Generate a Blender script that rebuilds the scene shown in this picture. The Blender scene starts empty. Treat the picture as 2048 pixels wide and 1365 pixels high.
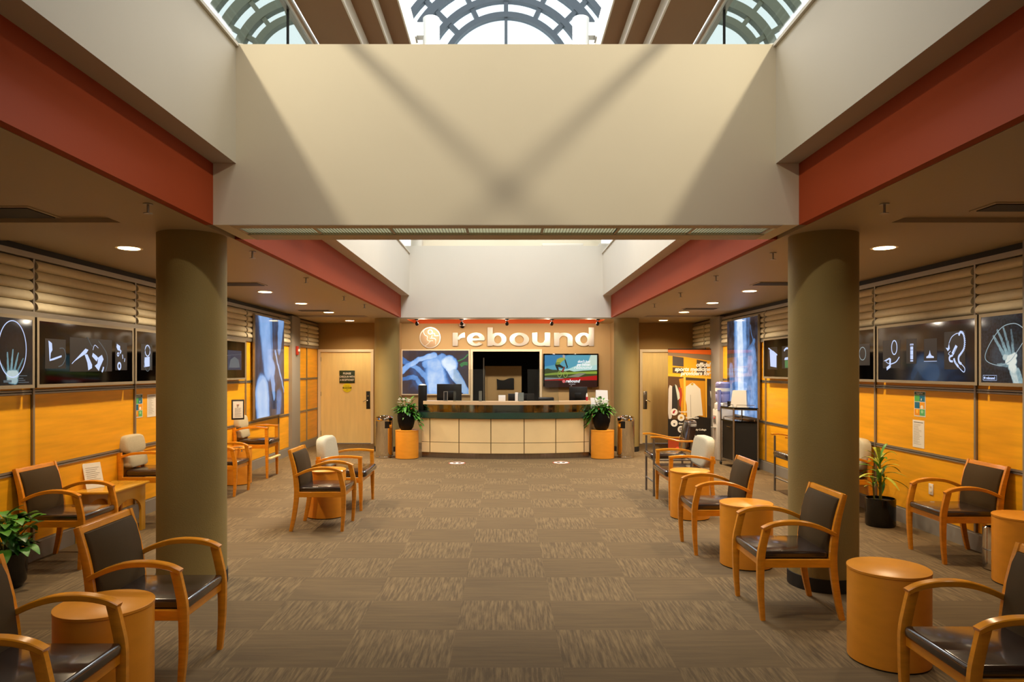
import bpy, bmesh, math, random
from math import sin, cos, pi, radians as R, sqrt
from mathutils import Vector, Matrix
random.seed(7)
C = bpy.context.scene.collection
H = 1.72; F = 1385.0; VX = 1012.0; VY = 739.0
CEIL = 2.79

# ------------------------------------------------------------------ materials
def lin(c):
    if isinstance(c, str):
        c = c.lstrip('#'); c = [int(c[i:i+2], 16)/255 for i in (0, 2, 4)]
        c = [x/12.92 if x <= .04045 else ((x+.055)/1.055)**2.4 for x in c]
    return (*c[:3], 1.0)

def setin(n, key, v):
    if key in n.inputs: n.inputs[key].default_value = v

def mat(name, col, rough=.5, metal=0, spec=.5, var=0, scale=8, bump=0, bscale=60, coat=0, stretch=(1, 1, 1), sheen=0):
    m = bpy.data.materials.new(name); m.use_nodes = True
    nt = m.node_tree; b = nt.nodes['Principled BSDF']
    c = lin(col)
    b.inputs['Base Color'].default_value = c
    b.inputs['Roughness'].default_value = rough
    b.inputs['Metallic'].default_value = metal
    setin(b, 'Specular IOR Level', spec); setin(b, 'Coat Weight', coat); setin(b, 'Coat Roughness', .08)
    setin(b, 'Sheen Weight', sheen)
    if var or bump:
        tc = nt.nodes.new('ShaderNodeTexCoord'); mp = nt.nodes.new('ShaderNodeMapping')
        mp.inputs['Scale'].default_value = stretch
        nt.links.new(tc.outputs['Object'], mp.inputs['Vector'])
    if var:
        no = nt.nodes.new('ShaderNodeTexNoise'); no.inputs['Scale'].default_value = scale
        no.inputs['Detail'].default_value = 5
        nt.links.new(mp.outputs[0], no.inputs['Vector'])
        cr = nt.nodes.new('ShaderNodeValToRGB')
        cr.color_ramp.elements[0].position = .3; cr.color_ramp.elements[1].position = .7
        cr.color_ramp.elements[0].color = tuple(x*(1-var) for x in c[:3])+(1,)
        cr.color_ramp.elements[1].color = tuple(min(1, x*(1+var)) for x in c[:3])+(1,)
        nt.links.new(no.outputs[0], cr.inputs[0]); nt.links.new(cr.outputs[0], b.inputs['Base Color'])
    if bump:
        n2 = nt.nodes.new('ShaderNodeTexNoise'); n2.inputs['Scale'].default_value = bscale
        nt.links.new(mp.outputs[0], n2.inputs['Vector'])
        bp = nt.nodes.new('ShaderNodeBump'); bp.inputs['Strength'].default_value = bump
        bp.inputs['Distance'].default_value = .01
        nt.links.new(n2.outputs[0], bp.inputs['Height']); nt.links.new(bp.outputs[0], b.inputs['Normal'])
    return m

def emis(name, col, s=1.0):
    m = bpy.data.materials.new(name); m.use_nodes = True
    b = m.node_tree.nodes['Principled BSDF']
    b.inputs['Base Color'].default_value = (0.01, 0.01, 0.01, 1); b.inputs['Roughness'].default_value = .3
    b.inputs['Emission Color'].default_value = lin(col); b.inputs['Emission Strength'].default_value = s
    return m

def glassmat(name, col, alpha=.15, rough=.02):
    m = bpy.data.materials.new(name); m.use_nodes = True
    nt = m.node_tree; nt.nodes.clear()
    o = nt.nodes.new('ShaderNodeOutputMaterial'); mx = nt.nodes.new('ShaderNodeMixShader')
    t = nt.nodes.new('ShaderNodeBsdfTransparent'); g = nt.nodes.new('ShaderNodeBsdfGlossy')
    t.inputs[0].default_value = lin(col); g.inputs['Roughness'].default_value = rough
    mx.inputs[0].default_value = alpha
    nt.links.new(t.outputs[0], mx.inputs[1]); nt.links.new(g.outputs[0], mx.inputs[2])
    nt.links.new(mx.outputs[0], o.inputs[0]); return m

M = {}
M['wood'] = mat('honey_wood', '#dc8c1e', .22, var=.12, scale=3, stretch=(3, 3, 14), spec=.5, coat=.25)
M['drum'] = mat('drum_laminate', '#dc8e28', .34, var=.05, scale=2, stretch=(3, 3, 9), spec=.4)
M['panel'] = mat('maple_panel', '#f0aa20', .34, var=.11, scale=1.5, stretch=(1, 1, 13), spec=.3)
M['alu'] = mat('brushed_aluminium', '#a09a90', .4, metal=.7)
M['aluframe'] = mat('lightbox_frame', '#9a8f7c', .45, metal=.35)
M['greybase'] = mat('grey_baseboard', '#8b8680', .5)
M['brown'] = mat('brown_upholstery', '#46351c', .7, var=.05, scale=120, spec=.2)
M['leather'] = mat('dark_brown_vinyl', '#2c1e18', .22, spec=.8, coat=.5, bump=.05, bscale=18)
M['cream'] = mat('cream_upholstery', '#b8ad92', .7, var=.05, scale=60)
M['column'] = mat('olive_plaster', '#8f7a46', .75, var=.06, scale=2.2, bump=.12, bscale=90)
M['dark'] = mat('dark_base', '#1d1a17', .6)
M['white'] = mat('white_paint', '#cbc4b6', .8, var=.012, scale=2)
M['shadewhite'] = mat('shaded_white_paint', '#b8b0a0', .8, var=.012, scale=2)  # same white paint, with the front bay's shade put into the colour
M['litwhite'] = mat('warm_lit_white_paint', '#dccfb6', .8, var=.012, scale=2)  # white paint tinted with the warm lamplight that falls on the beam
M['ceil'] = mat('ceiling_paint', '#b0a086', .5, spec=.5)
M['red'] = mat('terracotta_paint', '#9c3c12', .7, spec=.3)
M['orange'] = mat('orange_paint', '#e0611c', .7)
M['tan'] = mat('tan_wall_paint', '#be9f6c', .75)
M['tan2'] = mat('khaki_wall_paint', '#94733f', .75)
M['browncl'] = mat('brown_ceiling_paint', '#7d5c3a', .8)
M['door'] = mat('pale_maple_door', '#fadb96', .4, var=.05, scale=1.5, stretch=(9, 9, 1))
M['doorframe'] = mat('door_frame_paint', '#ecd9b8', .5)
M['blind'] = mat('pleated_blind_fabric', '#d2c8b0', .75, var=.03, scale=20)
M['chrome'] = mat('polished_chrome', '#d9d4cc', .07, metal=1)
M['metal'] = mat('satin_metal', '#9b958c', .3, metal=.9)
M['greytube'] = mat('grey_tube', '#77736f', .35, metal=.6)
M['black'] = mat('black_plastic', '#0a0909', .35)
M['blackglass'] = mat('black_glass', '#040303', .05, spec=.35)
M['pot'] = mat('black_pot', '#040405', .5, spec=.2)
M['gpot'] = mat('glossy_black_pot', '#08080a', .15)
M['paper'] = mat('white_paper', '#e9e4dc', .7)
M['deskpanel'] = mat('cream_desk_panel', '#ecd09a', .4, var=.04, scale=3)
M['desktop'] = mat('beige_counter_top', '#dcbb92', .4)
M['green_slab'] = mat('dark_green_slab', '#2b4438', .15, spec=.8)
M['kick'] = mat('brushed_steel_kick', '#8d8174', .25, metal=.85, var=.15, scale=9, stretch=(3, 3, .2))
M['glass'] = glassmat('clear_glass', '#dde8e2', .12)
M['acrylic'] = glassmat('clear_acrylic', '#f4f6f4', .05)
M['skyglass'] = glassmat('skylight_glass', '#f2f8fa', .06)
M['deskglass'] = glassmat('desk_glass', '#9aa8a0', .22, .06)
M['smoke'] = glassmat('grey_green_glass', '#eceeea', .07, .03)
M['vault'] = mat('vault_frame_paint', '#5b6670', .5)
M['greenframe'] = mat('side_window_frame', '#6e7666', .5)
M['leaf'] = mat('green_leaf', '#4c8a28', .45, var=.3, scale=14)
M['leaf2'] = mat('dark_green_leaf', '#2c5c1c', .4, var=.3, scale=14)
M['variegated'] = mat('striped_leaf', '#a6ad3c', .45, var=.35, scale=26)
M['stem'] = mat('plant_stem', '#6b6a26', .7)
M['flower'] = mat('white_flower', '#f4efe2', .5)
M['pink'] = mat('pink_flower', '#d8543c', .5)
M['soil'] = mat('soil', '#1a120b', .9)
M['bulb'] = emis('warm_lamp', '#ffd9a0', 14)
M['bulbw'] = emis('white_lamp', '#fff4e0', 10)
M['mon'] = mat('monitor_shell', '#171514', .35)
M['blueglass'] = mat('water_bottle', '#8f8fc4', .1, spec=.8)
M['lampwhite'] = mat('lamp_enamel', '#b4b6b4', .5)
M['coolwhite'] = mat('cooler_plastic', '#d8d2cc', .4)

def carpet():
    m = bpy.data.materials.new('carpet_tile'); m.use_nodes = True
    nt = m.node_tree; b = nt.nodes['Principled BSDF']; N = nt.nodes.new; L = nt.links.new
    geo = N('ShaderNodeNewGeometry'); sep = N('ShaderNodeSeparateXYZ'); L(geo.outputs['Position'], sep.inputs[0])
    def math_(op, a, bb=None):
        n = N('ShaderNodeMath'); n.operation = op
        for i, v in enumerate((a, bb)):
            if v is None: continue
            if isinstance(v, (int, float)): n.inputs[i].default_value = v
            else: L(v, n.inputs[i])
        return n.outputs[0]
    tx = math_('FLOOR', math_('DIVIDE', math_('ADD', sep.outputs[0], .3275), .655))
    ty = math_('FLOOR', math_('DIVIDE', math_('ADD', sep.outputs[1], .05), .577))
    par = math_('PINGPONG', math_('ADD', math_('ADD', tx, ty), 100), 1)
    par = math_('ROUND', math_('ABSOLUTE', par))
    def streak(sx, sy):
        mp = N('ShaderNodeMapping'); mp.inputs['Scale'].default_value = (sx, sy, 1)
        L(geo.outputs['Position'], mp.inputs[0])
        # shift the streaks per tile
        cmb = N('ShaderNodeCombineXYZ'); L(math_('MULTIPLY', tx, 3.7), cmb.inputs[0]); L(math_('MULTIPLY', ty, 5.3), cmb.inputs[1])
        L(cmb.outputs[0], mp.inputs['Location'])
        no = N('ShaderNodeTexNoise'); no.inputs['Scale'].default_value = 1; no.inputs['Detail'].default_value = 3
        no.inputs['Roughness'].default_value = .6
        L(mp.outputs[0], no.inputs['Vector']); return no.outputs[0]
    sv = streak(55, 4.0); sh = streak(2.0, 26)
    # vertical tiles: strong streaks, horizontal tiles: soft ones
    def ramp(v, c0, c1, p0, p1):
        r = N('ShaderNodeValToRGB'); r.color_ramp.elements[0].position = p0; r.color_ramp.elements[1].position = p1
        r.color_ramp.elements[0].color = lin(c0); r.color_ramp.elements[1].color = lin(c1); L(v, r.inputs[0]); return r.outputs[0]
    cv = ramp(sv, '#5b4a33', '#7d6747', .38, .66); ch = ramp(sh, '#604e36', '#6d593c', .34, .7)
    mx = N('ShaderNodeMix'); mx.data_type = 'RGBA'
    L(par, mx.inputs['Factor']); L(cv, mx.inputs['A']); L(ch, mx.inputs['B'])
    for i in mx.inputs:
        pass
    # colour sockets of the Mix node
    mx.inputs[6].default_value = (1, 1, 1, 1)
    L(cv, mx.inputs[6]); L(ch, mx.inputs[7])
    L(mx.outputs[2], b.inputs['Base Color'])
    b.inputs['Roughness'].default_value = .85; setin(b, 'Specular IOR Level', .25)
    fn = N('ShaderNodeTexNoise'); fn.inputs['Scale'].default_value = 350
    bp = N('ShaderNodeBump'); bp.inputs['Strength'].default_value = .25; bp.inputs['Distance'].default_value = .004
    L(fn.outputs[0], bp.inputs['Height']); L(bp.outputs[0], b.inputs['Normal'])
    return m
M['carpet'] = carpet()

def xraymat(name, caps, stops, nscale=3.0, namp=.25, strength=.8, base=0.0, warp=.11):
    """Backlit x-ray film: a sum of soft tapered capsules (ax,az,bx,bz,r0,r1,density,edge) in local XZ metres"""
    m = bpy.data.materials.new(name); m.use_nodes = True
    nt = m.node_tree; b = nt.nodes['Principled BSDF']; N = nt.nodes.new; L = nt.links.new
    def mm(op, a, bb=None, cc=None, clamp=False):
        n = N('ShaderNodeMath'); n.operation = op; n.use_clamp = clamp
        for i, v in enumerate((a, bb, cc)):
            if v is None: continue
            if isinstance(v, (int, float)): n.inputs[i].default_value = v
            else: L(v, n.inputs[i])
        return n.outputs[0]
    def vm(op, a, bb=None, out=0):
        n = N('ShaderNodeVectorMath'); n.operation = op
        for i, v in enumerate((a, bb)):
            if v is None: continue
            if isinstance(v, tuple): n.inputs[i].default_value = v
            else: L(v, n.inputs[i])
        return n.outputs[out]
    tc = N('ShaderNodeTexCoord'); P = vm('MULTIPLY', tc.outputs['Object'], (1, 0, 1))
    no = N('ShaderNodeTexNoise'); no.inputs['Scale'].default_value = nscale; no.inputs['Detail'].default_value = 3
    L(P, no.inputs['Vector'])
    wn = N('ShaderNodeTexNoise'); wn.inputs['Scale'].default_value = .35/warp+1; wn.inputs['Detail'].default_value = 3; L(P, wn.inputs['Vector'])
    P2 = vm('ADD', P, vm('MULTIPLY', vm('SUBTRACT', wn.outputs['Color'], (.5, .5, .5)), (warp, 0, warp)))
    tot = None
    for ax, az, bx, bz, r0, r1, dn, ed in caps:
        ba = (bx-ax, 0, bz-az); l2 = ba[0]**2+ba[2]**2 or 1e-6
        pa = vm('SUBTRACT', P2, (ax, 0, az))
        hh = mm('MULTIPLY', vm('DOT_PRODUCT', pa, ba, 1), 1/l2, clamp=True)
        sc_ = N('ShaderNodeVectorMath'); sc_.operation = 'SCALE'; sc_.inputs[0].default_value = ba; L(hh, sc_.inputs['Scale'])
        d = vm('LENGTH', vm('SUBTRACT', pa, sc_.outputs[0]), None, 1)
        r = mm('MULTIPLY_ADD', hh, r1-r0, r0)
        q = mm('DIVIDE', d, r)
        mr = N('ShaderNodeMapRange'); mr.interpolation_type = 'SMOOTHSTEP'
        mr.inputs[1].default_value = 1.18; mr.inputs[2].default_value = .62; mr.inputs[3].default_value = 0; mr.inputs[4].default_value = dn
        L(q, mr.inputs[0]); v = mr.outputs[0]
        if ed:
            e1 = mm('MULTIPLY', mm('ABSOLUTE', mm('SUBTRACT', q, .88)), 7.0)
            v = mm('ADD', v, mm('MULTIPLY', mm('SUBTRACT', 1, e1, clamp=True), ed))
        tot = v if tot is None else (mm('ADD', tot, v) if dn < .2 else mm('SMOOTH_MAX', tot, v, .10))
    tot = mm('ADD', tot, mm('MULTIPLY_ADD', mm('SUBTRACT', no.outputs[0], .5), namp, base))
    cr = N('ShaderNodeValToRGB'); e = cr.color_ramp.elements
    e[0].position = stops[0][0]; e[0].color = lin(stops[0][1]); e[1].position = stops[-1][0]; e[1].color = lin(stops[-1][1])
    for p_, c_ in stops[1:-1]:
        q = e.new(p_); q.color = lin(c_)
    L(tot, cr.inputs[0]); b.inputs['Base Color'].default_value = (.01, .01, .012, 1); b.inputs['Roughness'].default_value = .06
    L(cr.outputs[0], b.inputs['Emission Color']); b.inputs['Emission Strength'].default_value = strength
    return m
def uvcaps(w, h, L_, z0=None):
    out = []
    for u0, v0, u1, v1, r0, r1, dn, ed in L_:
        f = (lambda v: (.5-v)*h) if z0 is None else (lambda v: z0+(1-v)*h)
        out.append(((u0-.5)*w, f(v0), (u1-.5)*w, f(v1), r0, r1, dn, ed))
    return out
BL = [(.0, '#241e1e'), (.14, '#3a3c48'), (.34, '#4f78ac'), (.55, '#8fb6ea'), (.85, '#e9f4ff')]
M['xleg'] = xraymat('xray_film_leg', uvcaps(1.59, 1.8, [
    (.28, -.05, .42, .5, .34, .26, .42, .05), (.46, .0, .50, .5, .16, .14, .28, .12), (.46, .46, .56, .52, .20, .17, .45, .1), (.54, .52, .62, .80, .15, .07, .4, .1),
    (.66, .34, .99, .76, .035, .03, .45, 0), (.22, .76, .26, 1.05, .36, .34, .55, .14), (.88, .0, .80, .32, .2, .1, .36, .08), (.5, .1, .5, .9, .9, .8, .12, 0), (.80, .8, .78, 1.0, .15, .12, .18, 0)]), BL, strength=.95)
M['xspine'] = xraymat('xray_film_spine', uvcaps(1.59, 1.8, [
    (.46, -.05, .50, 1.05, .34, .42, .50, .05), (.44, -.05, .50, 1.05, .17, .2, .78, .12), (.80, .42, .86, 1.05, .26, .34, .42, .1), (.15, .52, .22, 1.0, .12, .2, .34, .05),
    (.9, .25, .62, .42, .05, .05, .3, .1), (.78, .1, .98, .45, .02, .02, .3, 0), (.66, .0, .68, .4, .2, .12, .25, 0)]), BL, nscale=6, namp=.45, strength=1.0)
M['xshoulder'] = xraymat('xray_film_shoulder', uvcaps(1.54, 1.01, [
    (.0, .46, .24, .2, .07, .06, .62, .22), (.24, .2, .48, .10, .06, .07, .62, .22), (.36, .32, .60, .16, .11, .1, .5, .16), (-.02, .22, .2, .38, .08, .06, .4, .12), (.2, .38, .38, .62, .06, .07, .42, .14),
    (.38, .6, .43, 1.05, .07, .1, .4, .12), (.0, .64, .2, .62, .05, .05, .35, .12), (.2, .62, .38, 1.05, .05, .05, .35, .12), (.69, .27, .74, .33, .17, .17, .78, .16), (.73, .4, 1.0, 1.05, .12, .09, .66, .25),
    (.48, .35, .56, 1.05, .24, .3, .58, 0), (.42, .38, .52, .55, .15, .12, .3, .1), (.45, .6, .55, .8, .6, .6, .15, 0)]), [(.0, '#4a3830'), (.14, '#453f4a'), (.4, '#4674b4'), (.66, '#8cb6f0'), (.9, '#e6f3ff')], strength=1.0, nscale=5, namp=.35)
M['xw'] = emis('xray_white', '#c4d6ff', 1.0); M['xb'] = emis('xray_blue', '#3d78c8', .55)
M['xf'] = emis('xray_film_grey', '#342e2b', .30); M['xg'] = emis('xray_soft', '#b4ccd4', .6); M['xg2'] = emis('xray_faint', '#9db8c8', .22)
M['xd'] = emis('xray_deepblue', '#16395e', .5)
M['textw'] = mat('white_lettering', '#f2ece2', .6)

# ------------------------------------------------------------------ mesh builder
class MB:
    def __init__(s): s.v = []; s.f = []
    def add(s, vs, fs):
        n = len(s.v); s.v += [tuple(v) for v in vs]; s.f += [tuple(i+n for i in f) for f in fs]; return s
    def box(s, x0, x1, y0, y1, z0, z1):
        return s.hexa([(x0, y0, z0), (x1, y0, z0), (x1, y1, z0), (x0, y1, z0), (x0, y0, z1), (x1, y0, z1), (x1, y1, z1), (x0, y1, z1)])
    def hexa(s, v): return s.add(v, [(3, 2, 1, 0), (4, 5, 6, 7), (0, 1, 5, 4), (1, 2, 6, 5), (2, 3, 7, 6), (3, 0, 4, 7)])
    def bbox(s, x0, x1, y0, y1, z0, z1, r=.01, seg=2):   # bevelled box
        bm = bmesh.new(); bmesh.ops.create_cube(bm, size=1)
        for v in bm.verts:
            v.co = Vector(((x0+x1)/2+v.co.x*(x1-x0), (y0+y1)/2+v.co.y*(y1-y0), (z0+z1)/2+v.co.z*(z1-z0)))
        bmesh.ops.bevel(bm, geom=bm.edges[:]+bm.verts[:], offset=r, segments=seg, affect='EDGES', profile=.5)
        bm.verts.index_update()
        s.add([v.co.copy() for v in bm.verts], [[v.index for v in f.verts] for f in bm.faces]); bm.free(); return s
    def lathe(s, prof, n=32, c=(0, 0, 0), cap=True):
        vs = []; fs = []
        for r, z in prof:
            for i in range(n):
                a = 2*pi*i/n; vs.append((c[0]+r*cos(a), c[1]+r*sin(a), c[2]+z))
        for k in range(len(prof)-1):
            for i in range(n):
                j = (i+1) % n; fs.append((k*n+i, k*n+j, (k+1)*n+j, (k+1)*n+i))
        if cap:
            fs.append(tuple(range(n))[::-1]); fs.append(tuple((len(prof)-1)*n+i for i in range(n)))
        return s.add(vs, fs)
    def sweep(s, path, w, t, side=(1, 0, 0), rnd=.3):
        """rounded-rectangle section swept along path; w along side, t along normal"""
        P = [Vector(p) for p in path]; n = len(P); S0 = Vector(side)
        W = w if isinstance(w, (list, tuple)) else [w]*n; T = t if isinstance(t, (list, tuple)) else [t]*n
        vs = []; fs = []
        sec = [(-.5+rnd/2*.6, -.5), (.5-rnd/2*.6, -.5), (.5, -.5+rnd/2), (.5, .5-rnd/2), (.5-rnd/2*.6, .5), (-.5+rnd/2*.6, .5), (-.5, .5-rnd/2), (-.5, -.5+rnd/2)]
        for i, p in enumerate(P):
            if i == 0: tg = P[1]-P[0]
            elif i == n-1: tg = P[-1]-P[-2]
            else: tg = (P[i+1]-P[i]).normalized()+(P[i]-P[i-1]).normalized()
            tg.normalize(); S = (S0-tg*S0.dot(tg)).normalized(); Nn = tg.cross(S)
            for a, b in sec: vs.append(p+S*a*W[i]+Nn*b*T[i])
        m = len(sec)
        for i in range(n-1):
            for k in range(m):
                j = (k+1) % m; fs.append((i*m+k, i*m+j, (i+1)*m+j, (i+1)*m+k))
        fs.append(tuple(range(m))[::-1]); fs.append(tuple((n-1)*m+k for k in range(m)))
        return s.add(vs, fs)
    def tube(s, path, r, n=10):
        P = [Vector(p) for p in path]; vs = []; fs = []; up = Vector((0, 0, 1))
        for i, p in enumerate(P):
            tg = (P[min(i+1, len(P)-1)]-P[max(i-1, 0)]).normalized()
            a = tg.cross(up)
            if a.length < .05: a = tg.cross(Vector((1, 0, 0)))
            a.normalize(); b = tg.cross(a)
            rr = r[i] if isinstance(r, (list, tuple)) else r
            for k in range(n): vs.append(p+(a*cos(2*pi*k/n)+b*sin(2*pi*k/n))*rr)
        for i in range(len(P)-1):
            for k in range(n):
                j = (k+1) % n; fs.append((i*n+k, i*n+j, (i+1)*n+j, (i+1)*n+k))
        fs.append(tuple(range(n))); fs.append(tuple((len(P)-1)*n+k for k in range(n))[::-1])
        return s.add(vs, fs)
    def sphere(s, c, r, n=12, m=8, sc=(1, 1, 1)):
        prof = [(r*sin(pi*k/m), -r*cos(pi*k/m)) for k in range(m+1)]
        prof[0] = (1e-4, -r); prof[-1] = (1e-4, r)
        t = MB().lathe(prof, n); return s.add([(c[0]+v[0]*sc[0], c[1]+v[1]*sc[1], c[2]+v[2]*sc[2]) for v in t.v], t.f)
    def prism(s, poly, d0, d1, axis='y'):
        """polygon (a,b) extruded; axis y: (a,d,b), x: (d,a,b), z: (a,b,d)"""
        f = {'y': lambda a, b, d: (a, d, b), 'x': lambda a, b, d: (d, a, b), 'z': lambda a, b, d: (a, b, d)}[axis]
        n = len(poly); vs = [f(a, b, d0) for a, b in poly]+[f(a, b, d1) for a, b in poly]
        fs = [tuple(range(n)), tuple(range(n, 2*n))[::-1]]+[(i, i+n, (i+1) % n+n, (i+1) % n) for i in range(n)]
        return s.add(vs, fs)
    def stroke(s, pts, w, y=0, th=.002, closed=False):
        """flat ribbon in the XZ plane facing -Y"""
        n = len(pts)
        if closed: pts = list(pts)+[pts[0]]; n += 1
        L = []; Rr = []
        for i in range(n):
            a = pts[max(i-1, 0)] if not (closed and i == 0) else pts[-2]
            b = pts[min(i+1, n-1)] if not (closed and i == n-1) else pts[1]
            dx, dz = b[0]-a[0], b[1]-a[1]; l = sqrt(dx*dx+dz*dz) or 1
            ww = (w[i] if isinstance(w, (list, tuple)) else w)/2
            L.append((pts[i][0]-dz/l*ww, pts[i][1]+dx/l*ww)); Rr.append((pts[i][0]+dz/l*ww, pts[i][1]-dx/l*ww))
        for i in range(n-1):
            q = [Rr[i], Rr[i+1], L[i+1], L[i]]
            s.hexa([(q[0][0], y, q[0][1]), (q[1][0], y, q[1][1]), (q[1][0], y+th, q[1][1]), (q[0][0], y+th, q[0][1]),
                    (q[3][0], y, q[3][1]), (q[2][0], y, q[2][1]), (q[2][0], y+th, q[2][1]), (q[3][0], y+th, q[3][1])])
        return s
    def build(s, name, m, parent=None, smooth=True, ang=35, bevel=0):
        me = bpy.data.meshes.new(name); me.from_pydata(s.v, [], s.f)
        bm = bmesh.new(); bm.from_mesh(me); bmesh.ops.recalc_face_normals(bm, faces=bm.faces[:]); bm.to_mesh(me); bm.free()
        if smooth:
            me.shade_smooth(); me.set_sharp_from_angle(angle=R(ang))
        o = bpy.data.objects.new(name, me); C.objects.link(o)
        me.materials.append(M[m] if isinstance(m, str) else m)
        if parent is not None: o.parent = parent
        if bevel:
            b = o.modifiers.new('bevel', 'BEVEL'); b.width = bevel; b.segments = 2; b.limit_method = 'ANGLE'
        return o

def tag(o, label, cat, group=None, kind=None):
    o['label'] = label; o['category'] = cat
    if group: o['group'] = group
    if kind: o['kind'] = kind
    return o
def thing(name, label, cat, loc=(0, 0, 0), rz=0, group=None, kind=None):
    o = bpy.data.objects.new(name, None); C.objects.link(o); o.empty_display_size = .1
    o.location = loc; o.rotation_euler = (0, 0, rz); return tag(o, label, cat, group, kind)
def struct(name, mb, m, parent=None, smooth=False):
    o = mb.build(name, m, parent, smooth)
    if parent is None: o['kind'] = 'structure'
    return o
KIDS = {}
def dup(root, loc, rz, label, group=None):
    def cp(o, par):
        c = o.copy(); C.objects.link(c)
        if par is not None: c.parent = par
        for ch in [x for x in ALL() if x.parent == o]: cp(ch, c)
        return c
    def ALL(): return list(snapshot)
    snapshot = list(C.objects)
    r = cp(root, None); r.location = loc; r.rotation_euler = (0, 0, rz); r['label'] = label
    if group: r['group'] = group
    return r
def text(name, body, size, m, parent, loc, rot=(pi/2, 0, 0), ext=.002, off=0, align='CENTER', sx=1, shear=0, bevel=0, sz=1, spacing=1):
    cu = bpy.data.curves.new(name, 'FONT'); cu.body = body; cu.size = size; cu.extrude = ext; cu.offset = off
    cu.align_x = align; cu.align_y = 'CENTER'; cu.shear = shear; cu.space_character = spacing; cu.resolution_u = 4
    t = bpy.data.objects.new(name, cu); me = bpy.data.meshes.new_from_object(t); bpy.data.objects.remove(t)
    for v in me.vertices: v.co.x *= sx; v.co.y *= sz
    me.materials.clear(); me.materials.append(M[m] if isinstance(m, str) else m)
    o = bpy.data.objects.new(name, me); C.objects.link(o); o.location = loc; o.rotation_euler = rot
    if parent is not None: o.parent = parent
    return o
def spl(pts, n=5):
    """Catmull-Rom through points"""
    out = []; P = [pts[0]]+list(pts)+[pts[-1]]
    for i in range(1, len(P)-2):
        for k in range(n):
            t = k/n
            out.append(tuple(.5*((2*P[i][j])+(-P[i-1][j]+P[i+1][j])*t+(2*P[i-1][j]-5*P[i][j]+4*P[i+1][j]-P[i+2][j])*t*t+(-P[i-1][j]+3*P[i][j]-3*P[i+1][j]+P[i+2][j])*t**3) for j in range(len(P[i]))))
    out.append(tuple(pts[-1])); return out
def lerpl(a, n):
    m = len(a)-1; return [a[int(i/(n-1)*m)]*(1-(i/(n-1)*m) % 1)+a[min(int(i/(n-1)*m)+1, m)]*((i/(n-1)*m) % 1) for i in range(n)]

# side walls: very slightly out of square with the view
def wallx(side, Y, off=0):
    return -(4.28+(Y-7)*.0105)+off if side == 'l' else 4.48-(Y-7)*.0133-off
def wrot(side): return R(90.6) if side == 'l' else R(-89.24)
def wbox(mb, side, y0, y1, z0, z1, o0, o1):
    a, b, c, d = wallx(side, y0, o0), wallx(side, y0, o1), wallx(side, y1, o1), wallx(side, y1, o0)
    return mb.hexa([(a, y0, z0), (b, y0, z0), (c, y1, z0), (d, y1, z0), (a, y0, z1), (b, y0, z1), (c, y1, z1), (d, y1, z1)])

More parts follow.
